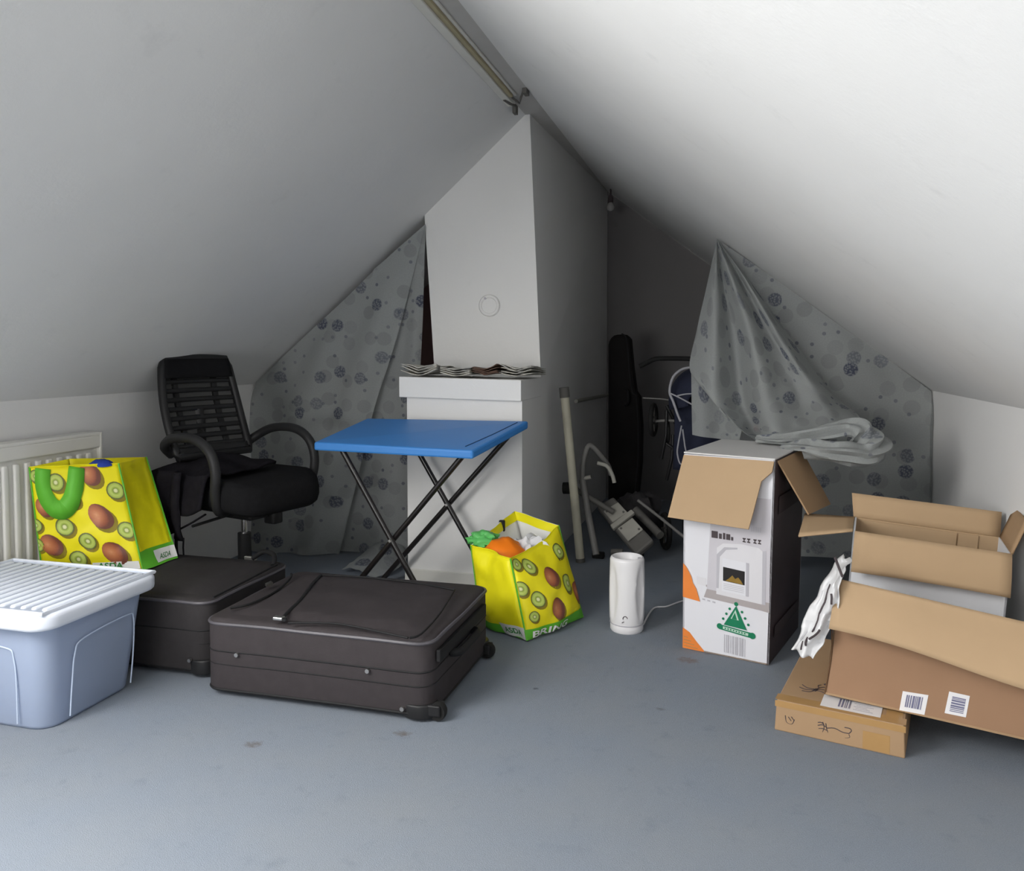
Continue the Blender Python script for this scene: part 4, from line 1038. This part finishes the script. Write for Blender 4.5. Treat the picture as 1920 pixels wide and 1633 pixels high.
# creases / side fold of the near corner
MB().tube(smooth_path([O(.0, -.0015, Ho), O(-.004, -.002, Ho*.6), O(.004, -.002, Ho*.35), O(0, -.0015, 0)], 12), .0016, 6).build('crease', 'p_inkbrown', OCt)
def OD(pts, mat, nm, lift=.0006): return MB().poly([O(x, -lift, z) for x, z in pts], oy*.0004).build(nm, mat, OCt)
def front_xy(u, v):
    n = oy; d = ray(u, v); p = _o+d*((o0-_o).dot(n)/d.dot(n)); r = p-o0; return (r.dot(ox), r.dot(oz))
L1 = [front_xy(*p) for p in ((1686, 1331), (1733, 1340), (1738, 1302), (1690, 1295))]
L2 = [front_xy(*p) for p in ((1770, 1336), (1810, 1344), (1815, 1302), (1776, 1294))]
OD(L1, 'paper', 'barcode_label', .0010); OD(L2, 'paper', 'barcode_label', .0010)
def quadmap(L, s_, t_): 
    a = V(*L[0], 0).lerp(V(*L[1], 0), s_); b_ = V(*L[3], 0).lerp(V(*L[2], 0), s_); return a.lerp(b_, t_)
m_ = MB(); s_ = .18
rnd = random.Random(2)
while s_ < .82:
    w_ = rnd.choice((.05, .08, .035)); q4 = [quadmap(L1, a, b_) for a, b_ in ((s_, .22), (s_+w_, .22), (s_+w_, .85), (s_, .85))]
    m_.poly([O(p.x, -.0018, p.y) for p in q4], oy*.0004); s_ += w_+rnd.choice((.025, .04))
m_.build('barcode', 'p_inkblue', OCt)
m_ = MB(); s_ = .14
while s_ < .84:
    w_ = rnd.choice((.05, .08, .035)); q4 = [quadmap(L2, a, b_) for a, b_ in ((.2, s_), (.85, s_), (.85, s_+w_), (.2, s_+w_))]
    m_.poly([O(p.x, -.0018, p.y) for p in q4], oy*.0004); s_ += w_+rnd.choice((.025, .04))
m_.build('barcode', 'p_inkblue', OCt)

# --- inner white-faced carton standing inside, open towards the room
i0 = aZ(1600, 996, .495); i1 = along(i0, math.radians(-9), 1880, 1037)
ix = (i1-i0).normalized(); Li = .42; iy = V(-ix.y, ix.x, 0).normalized(); iz = ix.cross(iy).normalized()
Di = .235; Hi = .387
io = i0-iz*Hi
IC = thing('white_carton', 'white-faced carton with brown open flaps standing behind the large brown box', 'box', io+ix*(Li/2)+iy*(Di/2))
def I(x, y, z): return io+ix*x+iy*y+iz*z
for nm, pts, t_, mt in (('front_panel', [I(0, 0, 0), I(Li, 0, 0), I(Li, 0, Hi), I(0, 0, Hi)], iy*.005, 'poly'), ('back_panel', [I(0, Di, 0), I(Li, Di, 0), I(Li, Di, Hi), I(0, Di, Hi)], iy*-.005, 'card2'),
        ('side_panel', [I(0, 0, 0), I(0, Di, 0), I(0, Di, Hi), I(0, 0, Hi)], ix*.005, 'poly'), ('side_panel', [I(Li, 0, 0), I(Li, Di, 0), I(Li, Di, Hi), I(Li, 0, Hi)], ix*-.005, 'poly'),
        ('bottom_panel', [I(0, 0, 0), I(Li, 0, 0), I(Li, Di, 0), I(0, Di, 0)], iz*.005, 'card2')):
    pan(pts, t_, nm, mt, IC)
MB().grid(lambda a, b_: I(lerp(.004, Li, a), -.004-.045*math.sin(b_*PI*.45), Hi+.002-.116*b_+.004*math.sin(a*PI)*b_), 12, 8).build('front_flap', 'card2', IC, smooth=True, solid=.005)
MB().grid(lambda a, b_: I(lerp(-.005, Li, a)-.012*b_*(1-a), Di+.025*b_, Hi+.075*b_), 12, 4).build('back_flap', 'card2', IC, smooth=True, solid=.005)
MB().grid(lambda a, b_: I(-.002-.155*b_, lerp(.0, Di*.95, a), Hi-.012*b_-.030*b_*(1-a)), 6, 6).build('left_flap', 'card2', IC, smooth=True, solid=.005)
MB().grid(lambda a, b_: I(Li+.03*b_, lerp(.0, Di, a), Hi+.10*b_), 6, 4).build('right_flap', 'card', IC, smooth=True, solid=.005)
MB().slab([I(.02, Di-.006, .05), I(.30, Di-.006, .05), I(.30, Di-.006, Hi-.005), I(.02, Di-.006, Hi-.005)], iy*-.004).build('liner', 'card2', IC)
MB().slab([I(.306, Di-.006, .05), I(.36, Di-.006, .05), I(.36, Di-.006, Hi-.004), I(.306, Di-.006, Hi-.004)], iy*-.004).build('liner', 'card2', IC)
# white polythene hanging over the left corner
PW = thing('polythene_wrap', 'crumpled white polythene wrapping with dark print hanging off the brown box corner', 'plastic wrap', O(-.03, .06, -.02))
wl = [(1578, 1040, .15), (1545, 1090, .06), (1512, 1155, .03), (1486, 1215, .02)]
wr_ = [(1594, 1046, .12), (1580, 1090, -.01), (1562, 1170, -.02), (1528, 1232, -.025)]
def on_front(u, v, off):
    n = oy; p0 = o0+oy*off; d = ray(u, v); return _o+d*((p0-_o).dot(n)/d.dot(n))
WLp = [on_front(*p) for p in wl]; WRp = [on_front(*p) for p in wr_]
def wrap(a, b_):
    p = spline(WLp, b_).lerp(spline(WRp, b_), a)
    return p - oy*(.028*math.sin(a*PI)*(.4+.6*b_)+.016*nz(p, 28, 3)+.010*nz(p, 60, 5)+.012*math.sin(a*11+b_*2)) + ox*(.010*nz(p, 25, 7))
MB().grid(wrap, 26, 34).build('film', 'white_film', PW, smooth=True, solid=.002)
for (a0, b0, a1, b1) in ((.50, .35, .40, .75), (.42, .80, .55, .86), (.62, .42, .72, .50), (.50, .80, .62, .70), (.36, .86, .44, .92)):
    MB().tube([wrap(lerp(a0, a1, i/8), lerp(b0, b1, i/8))-oy*.004 for i in range(9)], .0032, 6).build('printed_mark', 'p_ink', PW)
# loose dark cord at the box corner
CD = thing('dark_cord', 'short dark cord poking out at the corner of the brown box', 'cord', O(.0, .02, Ho))
MB().tube(smooth_path([on_front(1566, 1046, .02), on_front(1572, 1062, -.005), on_front(1580, 1082, -.012)], 10), .004, 6).build('cord', 'p_ink', CD, smooth=True)

# ================================================================== NEWSPAPERS ON THE LEDGE
LZ = .9335
def paper_sheet(name, label, pts, z, curl, mat, th_=.004, cat='newspaper', grp='papers on the chimney ledge'):
    c = sum((Vector((x, y, 0)) for x, y in pts), Vector())/4
    t_ = thing(name, label, cat, (c.x, c.y, z))
    t_['group'] = grp
    def fn(lay):
        def f(a, b_):
            p = V(*pts[0], 0).lerp(V(*pts[1], 0), a).lerp(V(*pts[3], 0).lerp(V(*pts[2], 0), a), b_)
            zz = z + lay*.0085 + 2.2*curl*(.5+.5*nz((p.x*7, p.y*7, lay*.3), 1, z*30))*(.25+.75*(1-b_)*abs(2*a-1)) 
            return V(p.x+.004*lay*nz((lay, a*3, 2), 1), p.y, zz)
        return f
    for lay in range(4): MB().grid(fn(lay), 16, 8).build('page', mat, t_, smooth=True, solid=.0035)
paper_sheet('newspaper', 'folded newspaper at the left end of the chimney ledge', [(-1.45, 3.36), (-1.275, 3.35), (-1.275, 3.60), (-1.44, 3.62)], LZ+.003, .030, 'news')
paper_sheet('newspaper', 'cream folded newspaper lying in the middle of the chimney ledge', [(-1.262, 3.365), (-1.122, 3.36), (-1.122, 3.62), (-1.262, 3.64)], LZ+.003, .016, 'news')
paper_sheet('magazine', 'dark brown magazine on the chimney ledge between the newspapers', [(-1.112, 3.37), (-.998, 3.365), (-.998, 3.58), (-1.112, 3.60)], LZ+.004, .02, 'news_brown', cat='magazine')
paper_sheet('newspaper', 'loose newspaper curling over the right end of the chimney ledge', [(-.988, 3.40), (-.845, 3.38), (-.845, 3.66), (-.988, 3.68)], LZ+.003, .018, 'news')

# ================================================================== CURTAINS
def cloth(fn, nu, nv, su, sv, name, parent, solid=.0, flat_uv=False):
    if flat_uv:
        m_ = MB().grid(fn, nu, nv); m_.uv = [(p.x, p.z) for p in m_.v]; return m_.build(name, 'curtain', parent, smooth=True)
    return MB().grid(fn, nu, nv, su, sv).build(name, 'curtain', parent, smooth=True, solid=solid)
# left: hung along the left slope, drawn to the chimney
YL = 3.70
LCt = thing('net_curtain', 'sheer grey dotted curtain hung below the left slope beside the chimney', 'curtain', (-1.95, YL, 0), group='sheer dotted curtains')
topL = [aY(480, 716, YL), aY(560, 640, YL), aY(640, 566, YL), aY(720, 488, YL), aY(797, 420, YL)]
botL = [aY(395, 1040, YL-.06), aY(455, 1052, YL-.06), aY(520, 1056, YL-.08), aY(580, 1056, YL-.06), aY(632, 1052, YL-.02)]
midL = [aY(440, 830, YL-.03), aY(510, 830, YL-.03), aY(580, 820, YL-.03), aY(640, 800, YL-.02), aY(690, 800, YL-.01)]
m2L = [aY(462, 770, YL-.01), aY(540, 730, YL-.01), aY(610, 690, YL-.02), aY(680, 650, YL-.02), aY(738, 640, YL-.01)]
def curL(a, b_):
    p = spline([spline(topL, a), spline(m2L, a), spline(midL, a), spline(botL, a)], b_)
    k = sstep(0, .25, b_)
    return V(p.x, p.y - k*(.018*math.sin(a*17+b_*1.5)+.012*nz((a*6, b_*4, 0), 1, 2)) + .004, max(p.z, .006))
cloth(curL, 60, 50, 1.15, 1.35, 'front_layer', LCt, flat_uv=True)
topM = [aY(700, 505, YL+.012), aY(760, 455, YL+.012), aY(798, 420, YL+.012)]
bM1 = [aY(700, 690, YL+.05), aY(755, 690, YL+.05), aY(787, 690, YL+.05)]
bM2 = [aY(600, 900, YL+.05), aY(690, 900, YL+.05), aY(764, 900, YL+.05)]
bM3 = [aY(560, 1040, YL+.04), aY(690, 1040, YL+.04), aY(766, 1040, YL+.04)]
def curM(a, b_):
    p = spline([spline(topM, a), spline(bM1, a), spline(bM2, a), spline(bM3, a)], b_)
    return V(p.x, p.y - .014*math.sin(a*9+1)*sstep(0, .3, b_), max(p.z, .006))
cloth(curM, 30, 40, .45, 1.35, 'rear_layer', LCt, flat_uv=True)
# trailing hem on the carpet in front of the table legs
hemA = [aZ(640, 1068, .02), aZ(690, 1030, .05), aZ(735, 992, .09)]
hemB = [aZ(700, 1085, .01), aZ(740, 1070, .02), aZ(764, 1045, .03)]
def hem(a, b_):
    p = spline(hemA, a).lerp(spline(hemB, a), b_); return p+V(0, 0, .02*math.sin(b_*PI)+.008*nz(p, 25, 3))
cloth(hem, 16, 12, .3, .15, 'trailing_hem', LCt)

# right: rear sheet along the right slope, front sheet gathered and thrown on the carton
YR = 3.83
RCt = thing('net_curtain', 'sheer grey dotted curtain hung below the right slope, gathered onto the white carton', 'curtain', (.4, YR, 0), group='sheer dotted curtains')
topR = [aY(1346, 449, YR), aY(1450, 520, YR), aY(1550, 592, YR), aY(1650, 662, YR), aY(1752, 738, YR)]
mR = [aY(1350, 740, YR), aY(1460, 760, YR), aY(1560, 790, YR), aY(1670, 830, YR), aY(1770, 850, YR)]
mR1 = [aY(1348, 590, YR), aY(1455, 640, YR), aY(1555, 690, YR), aY(1660, 745, YR), aY(1766, 790, YR)]
bR = [aY(1400, 1045, YR), aY(1480, 1045, YR), aY(1580, 1045, YR), aY(1660, 1045, YR), aY(1740, 1040, YR)]
def curR(a, b_):
    p = spline([spline(topR, a), spline(mR1, a), spline(mR, a), spline(bR, a)], b_)
    k = sstep(0, .2, b_)
    return V(min(p.x, XR-.006), p.y - k*(.02*math.sin(a*13+b_)+.012*nz((a*6, b_*4, 0), 1, 6)+.02*sstep(.93, 1, a)), max(p.z, .006))
cloth(curR, 60, 44, 1.25, 1.5, 'rear_layer', RCt, flat_uv=True)
def dirs(u, v, y): return aY(u, v, y)
row0 = [dirs(1344, 447, YR-.02)]*7
row1 = [dirs(1333, 500, YR-.06), dirs(1343, 502, YR-.12), dirs(1352, 506, YR-.07), dirs(1368, 510, YR-.14), dirs(1384, 516, YR-.08), dirs(1396, 520, YR-.12), dirs(1404, 524, YR-.04)]
row2 = [dirs(1308, 612, YR-.12), dirs(1340, 622, YR-.24), dirs(1376, 628, YR-.14), dirs(1410, 632, YR-.28), dirs(1445, 636, YR-.18), dirs(1468, 640, YR-.22), dirs(1492, 646, YR-.08)]
row3 = [dirs(1293, 690, YR-.18), dirs(1340, 742, YR-.36), dirs(1392, 752, YR-.24), dirs(1430, 745, YR-.44), dirs(1490, 730, YR-.32), dirs(1530, 730, YR-.34), dirs(1560, 735, YR-.18)]
row4 = [dirs(1318, 722, YR-.24), dirs(1372, 790, YR-.44), dirs(1415, 806, YR-.38), dirs(1450, 806, YR-.60), dirs(1510, 800, YR-.56), dirs(1570, 790, YR-.52), dirs(1612, 782, YR-.38)]
row5 = [dirs(1345, 760, YR-.30), dirs(1400, 815, YR-.55), dirs(1432, 828, YR-.60), dirs(1470, 838, YR-.74), dirs(1530, 842, YR-.76), dirs(1592, 838, YR-.72), dirs(1640, 820, YR-.55)]
rows = [row0, row1, row2, row3, row4, row5]
def curG(a, b_):
    p = spline([spline(r, a) for r in rows], b_)
    k = sstep(.05, .5, b_)
    p = p + V(0, -.012*k*nz((a*14, b_*9, 0), 1, 2), .008*k*nz((a*11, b_*13, 4), 1, 1))
    return p
def clear_carton(p, m=.012):
    r = p-FLc; x, y = r.dot(ex), r.dot(ey)
    if -.03 < x < Wc+.04 and -.02 < y < Dc+.03 and p.z < Hc+m: p = V(p.x, p.y, Hc+m)
    return p
curG0 = curG
curG = lambda a, b_: clear_carton(curG0(a, b_))
cloth(curG, 80, 60, 1.0, 1.15, 'gathered_layer', RCt)
# pale lining corner hanging below the gather on the left
lnA = [dirs(1296, 700, YR-.13), dirs(1297, 770, YR-.13), dirs(1298, 815, YR-.13)]
lnB = [dirs(1400, 760, YR-.18), dirs(1392, 800, YR-.18), dirs(1385, 830, YR-.18)]
cloth(lambda a, b_: spline(lnA, b_).lerp(spline(lnB, b_), a)+V(0, -.018*math.sin(a*8), 0), 16, 10, .3, .25, 'lower_corner', RCt)
# rolled bunch on the carton: a twisted, creased tube ending in a loop
spine = [dirs(1420, 822, 3.16), dirs(1470, 826, 3.12), dirs(1530, 818, 3.10), dirs(1590, 806, 3.10), dirs(1625, 822, 3.08), dirs(1622, 852, 3.04), dirs(1575, 850, 3.02), dirs(1510, 842, 3.02), dirs(1465, 842, 3.04)]
def bunch(a, b_):
    c = spline(spine, b_); d = (spline(spine, min(b_+.02, 1))-spline(spine, max(b_-.02, 0))).normalized()
    x = d.cross(V(0, 0, 1)).normalized() if abs(d.z) < .95 else V(0, 1, 0); y = x.cross(d)
    w = a*2*PI; r = (.014+.028*math.sin(min(max(b_, .0), 1)*PI)**.7)*(1+.45*nz((math.cos(w)*1.5, math.sin(w)*1.5, b_*9), 1, 3)+.15*math.sin(w*7+b_*10))
    return clear_carton(c + x*math.cos(w)*r*1.5 + y*math.sin(w)*r, .012+.006*math.cos(w))
cloth(bunch, 36, 90, .35, .9, 'bunched_end', RCt)
q = aZ(1418, 804, Hc+.016)
RD = thing('red_clip', 'small dark red peg on top of the white carton', 'peg', (q.x, q.y, Hc+.008))
MB().rbox(q.x-.012, q.x+.014, q.y-.006, q.y+.006, Hc+.009, Hc+.028, .004, 3, .003).build('peg', 'red', RD, smooth=True)

# ================================================================== JUNK BEHIND: pole, case, pushchair, machine
# cream pole leaning against the chimney flank
pt, pbm = aY(1058, 734, 3.86), aZ(1090, 1052)
pbm = V(pbm.x, pbm.y-.02, 0.001)
PL = thing('cream_pole', 'cream metal pole with grey cap leaning beside the chimney', 'pole', pbm)
pdir = (pt-pbm).normalized()
MB().tube([pbm+pdir*.012, pt-pdir*.03], .0215, 16).build('tube', 'cream_pole', PL, smooth=True)
MB().tube([pt-pdir*.03, pt+pdir*.02], .025, 16).build('cap', 'grey_plastic', PL, smooth=True)
MB().tube([pbm, pbm+pdir*.02], .0235, 16).build('foot', 'grey_plastic', PL, smooth=True)
RL = thing('towel_rail', 'grey horizontal arm with a clamp end on the chimney flank', 'rail', aX(1145, 735, -.84))
ra, rb_ = aX(1070, 752, -.865)+V(.03, 0, 0), aX(1146, 738, -.865)+V(.03, 0, 0)
MB().tube([ra, rb_], .011, 10).build('arm', 'grey_light', RL, smooth=True)
for dz_ in (-.03, .03): MB().box(rb_.x-.012, rb_.x+.05, rb_.y-.03, rb_.y+.08, rb_.z+dz_-.006, rb_.z+dz_+.006).build('jaw', 'grey_light', RL, bevel=.002)
MB().cyl((rb_.x+.01, rb_.y, rb_.z-.04), (rb_.x+.01, rb_.y, rb_.z+.04), .012, 12).build('screw', 'grey_light', RL, smooth=True)
# tall black case
yc = 4.75
CS = thing('instrument_case', 'tall black soft case standing against the far end of the chimney', 'case', aZ(1178, 905) if False else (-.62, yc, 0))
prof_c = [(1140, 640), (1150, 628), (1172, 626), (1181, 636), (1186, 690), (1192, 735), (1199, 745), (1203, 800), (1202, 870), (1196, 930), (1188, 950), (1140, 950)]
pcs = [aY(u, v, yc) for u, v in prof_c]; zmin = min(p.z for p in pcs)
pcs = [V(p.x, p.y, 0.002 if p.z <= zmin+.001 else p.z) for p in pcs]
MB().poly(pcs, (0, .13, 0)).build('shell', 'case', CS, bevel=.02)
zl_ = [p+V(0, -.003, 0) for p in smooth_path(pcs[2:10], 24)]
MB().tube([p+V(-.02, 0, 0) for p in zl_], .005, 6).build('zip', 'zip', CS, smooth=True)
hh_ = aY(1172, 745, yc-.01)
MB().tube(smooth_path([hh_+V(0, .01, .05), hh_+V(.02, -.03, .03), hh_+V(.02, -.03, -.03), hh_+V(0, .01, -.05)], 12), .008, 6).build('handle', 'zip', CS, smooth=True)

# pushchair, mostly hidden behind the white carton
yp = 4.25
PC = thing('pushchair', 'folded navy pushchair with pale piping behind the white carton', 'pushchair', (-.12, yp, 0))
def Q(u, v, dy=0): return aY(u, v, yp+dy)
MB().tube(smooth_path([Q(1199, 687, .05), Q(1213, 680, .05), Q(1230, 673, .05), Q(1262, 672, .05), Q(1300, 673, .05), Q(1345, 676, .05)], 30), .013, 10).build('handlebar', 'rubber', PC, smooth=True)
MB().tube([Q(1335, 678, .05), Q(1310, 800, .0), Q(1262, 930, -.05)], .011, 10).build('frame_tube', 'black_plastic', PC, smooth=True)
MB().tube([Q(1345, 678, .25), Q(1320, 800, .2), Q(1270, 930, .2)], .011, 10).build('frame_tube', 'black_plastic', PC, smooth=True)
MB().tube([Q(1250, 760, .1), Q(1290, 840, .1), Q(1330, 960, .1)], .010, 10).build('frame_tube', 'black_plastic', PC, smooth=True)
MB().tube([Q(1205, 746, .0), Q(1240, 748, .0), Q(1270, 752, .0)], .004, 8).build('cross_bar', 'grey_tube', PC, smooth=True)
MB().tube([Q(1225, 790, .03), Q(1252, 788, .03), Q(1275, 790, .03)], .008, 8).build('axle', 'grey_tube', PC, smooth=True)
# hood: quarter dome
hc = Q(1312, 752, .0)
def hood(a, b_):
    th_ = lerp(PI*.50, PI*1.08, a); ph = lerp(-.5, .5, b_)*PI
    return hc + V(math.cos(th_)*.155*math.cos(ph*.8), math.sin(ph)*.20, math.sin(th_)*.175*math.cos(ph*.8))
hd = MB().grid(hood, 16, 16).build('hood', 'navy', PC, smooth=True, solid=.006)
rimpts = smooth_path([Q(1300, 688, -.18), Q(1280, 692, -.19), Q(1264, 704, -.2), Q(1257, 722, -.2), Q(1256, 738, -.2), Q(1262, 752, -.2), Q(1270, 775, -.2), Q(1276, 790, -.2)], 30)
MB().tube(rimpts, .0065, 8).build('hood_piping', 'pipingwhite', PC, smooth=True)
MB().tube(smooth_path([Q(1258, 738, -.2), Q(1275, 746, -.21), Q(1297, 758, -.21)], 12), .004, 6).build('hood_piping', 'pipingwhite', PC, smooth=True)
MB().tube(smooth_path([Q(1270, 742, -.2), Q(1285, 739, -.2), Q(1300, 738, -.2)], 12), .004, 6).build('hood_piping', 'pipingwhite', PC, smooth=True)
def seatp(a, b_):
    return Q(lerp(1264, 1350, a), lerp(745, 880, b_), -.14+.08*b_)+V(0, .03*math.sin(a*5+b_*3), 0)
MB().grid(seatp, 12, 12).build('seat_fabric', 'navy', PC, smooth=True, solid=.02)
MB().tube(smooth_path([Q(1278, 798, -.2), Q(1272, 830, -.2), Q(1270, 850, -.2), Q(1276, 870, -.2), Q(1288, 862, -.2), Q(1284, 835, -.2), Q(1280, 805, -.2)], 24), .004, 6).build('strap', 'pipingwhite', PC, smooth=True)
def wheel(c, r, tilt, parent):
    c = Vector(c)
    ax = V(math.cos(tilt), math.sin(tilt), 0); e2 = V(-ax.y, ax.x, 0)
    w_ = MB().tube([c+(e2*math.cos(a)+ez*math.sin(a))*r for a in [2*PI*i/28 for i in range(28)]], r*.17, 8, closed=True).build('wheel', 'rubber', parent, smooth=True)
    MB().cyl(c-ax*.012, c+ax*.012, r*.26, 12).build('wheel_hub', 'grey_plastic', w_, smooth=True)
    for i in range(5):
        a = 2*PI*i/5; MB().tube([c+(e2*math.cos(a)+ez*math.sin(a))*r*.2, c+(e2*math.cos(a)+ez*math.sin(a))*r*.9], r*.07, 6).build('wheel_spoke', 'grey_plastic', w_)
wheel(Q(1225, 787, .03), .078, math.radians(-5), PC)
wheel(Q(1252, 810, .05), .05, math.radians(10), PC)
for (u, v, r) in ((1248, 905, .085), (1292, 930, .085)):
    p = Q(u, v, 0); wheel((p.x, p.y+(.1 if u > 1270 else 0), r*1.18), r, math.radians(20), PC)
for (u0, v0, u1, v1) in ((1250, 770, 1240, 860), (1262, 815, 1250, 900), (1245, 828, 1268, 850)):
    MB().tube([Q(u0, v0, .02), Q((u0+u1)/2+4, (v0+v1)/2, .0), Q(u1, v1, .02)], .009, 8).build('frame_tube', 'black_plastic', PC, smooth=True)
# dark fleece bundle on the floor
q = aZ(1218, 930); 
BN = thing('blanket_bundle', 'dark grey fleece bundle on the floor by the black case', 'blanket', (-.50, 4.48, 0))
blob((-.50, 4.48, .13), .12, .13, .13, 2, .30, 30, 18).build('fleece', 'bundle', BN, smooth=True)
# folded exercise stepper / frame
ym = 3.95
EM = thing('folding_exercise_machine', 'grey folded exercise machine with pedal plates beside the cream pole', 'exercise machine', (-.50, ym, 0))
def K(u, v, dy=0): return aY(u, v, ym+dy)
s0, s1, s2, s3 = K(1118, 948, .12), K(1150, 930, .16), K(1226, 1012, -.06), K(1193, 1040, -.10)
nS = (s1-s0).cross(s3-s0).normalized()
if nS.y > 0: nS = -nS
MB().slab([s0, s1, s2, s3], -nS*.045).build('board', 'grey_plastic', EM, bevel=.012)
def sp(a, b_): return s0.lerp(s1, a).lerp(s3.lerp(s2, a), b_)
for (b0, b1) in ((.16, .40), (.52, .78)):
    MB().slab([sp(.08, b0), sp(.94, b0), sp(.94, b1), sp(.08, b1)], nS*.012).build('pedal_plate', 'grey_light', EM, bevel=.004)
    for (a, b_) in ((.2, b0+.04), (.8, b1-.04)): MB().cyl(sp(a, b_)+nS*.011, sp(a, b_)+nS*.015, .006, 10).build('screw', 'grey_plastic', EM)
MB().slab([sp(-.12, .43), sp(1.15, .41), sp(1.15, .49), sp(-.12, .51)], nS*.022).build('cross_strap', 'grey_light', EM, bevel=.004)
MB().tube(smooth_path([K(1092, 900, .05), K(1094, 865, .05), K(1102, 838, .05), K(1112, 838, .06), K(1128, 856, .08), K(1140, 872, .1), K(1146, 890, .12)], 30), .013, 10).build('loop_tube', 'grey_tube', EM, smooth=True)
MB().tube(smooth_path([K(1120, 868, .0), K(1138, 874, .0), K(1148, 890, .0), K(1152, 905, .0)], 14), .010, 10).build('loop_tube', 'grey_light', EM, smooth=True)
MB().tube([K(1090, 898, .05), K(1108, 894, .05)], .010, 10).build('short_bar', 'grey_light', EM, smooth=True)
MB().tube([K(1092, 900, .05), K(1104, 970, .0), K(1118, 1040, -.06)], .017, 10).build('strut', 'grey_tube', EM, smooth=True)
MB().tube([K(1070, 912, .1), K(1100, 930, .05), K(1150, 960, .05)], .014, 10).build('strut', 'grey_plastic', EM, smooth=True)
MB().tube([K(1196, 938, .25), K(1240, 972, .2), K(1284, 1008, .12)], .008, 8).build('long_rod', 'grey_tube', EM, smooth=True)
MB().tube([K(1190, 955, .2), K(1225, 990, .15), K(1238, 1004, .1)], .022, 10).build('damper', 'grey_plastic', EM, smooth=True)
MB().cyl(K(1056, 915, .1), K(1070, 915, .1), .03, 14).build('roller', 'rubber', EM, smooth=True)
for (u, v) in ((1122, 1046), (1196, 1044)):
    p = aZ(u, v, .0); MB().box(p.x-.03, p.x+.03, p.y-.02, p.y+.02, .0, .03).build('foot', 'rubber', EM, bevel=.006)
MB().tube([K(1146, 1034, .0), K(1168, 1034, .0)], .014, 10).build('roller', 'grey_plastic', EM, smooth=True)

# lamp holder at the far end of the ridge
lp0 = aY(1145, 372, 5.30)
LH = thing('lamp_holder', 'small pendant lamp holder with bare bulb at the far end of the ridge', 'lamp', (lp0.x, 5.30, 1.95))
b0 = aY(1144, 388, 5.30)
zt_ = zr(lp0.x)
MB().tube([(lp0.x, 5.30, zt_), (lp0.x, 5.30, b0.z+.05)], .006, 8).build('flex', 'p_ink', LH)
MB().lathe([(.001, .075), (.012, .075), (.018, .055), (.018, .03), (.014, .028)], 16, (lp0.x, 5.30, b0.z)).build('socket', 'p_ink', LH, smooth=True)
MB().lathe([(.012, .03), (.02, .015), (.026, 0), (.022, -.018), (.010, -.027), (.001, -.028)], 18, (lp0.x, 5.30, b0.z)).build('bulb', 'clear_lamp', LH, smooth=True)
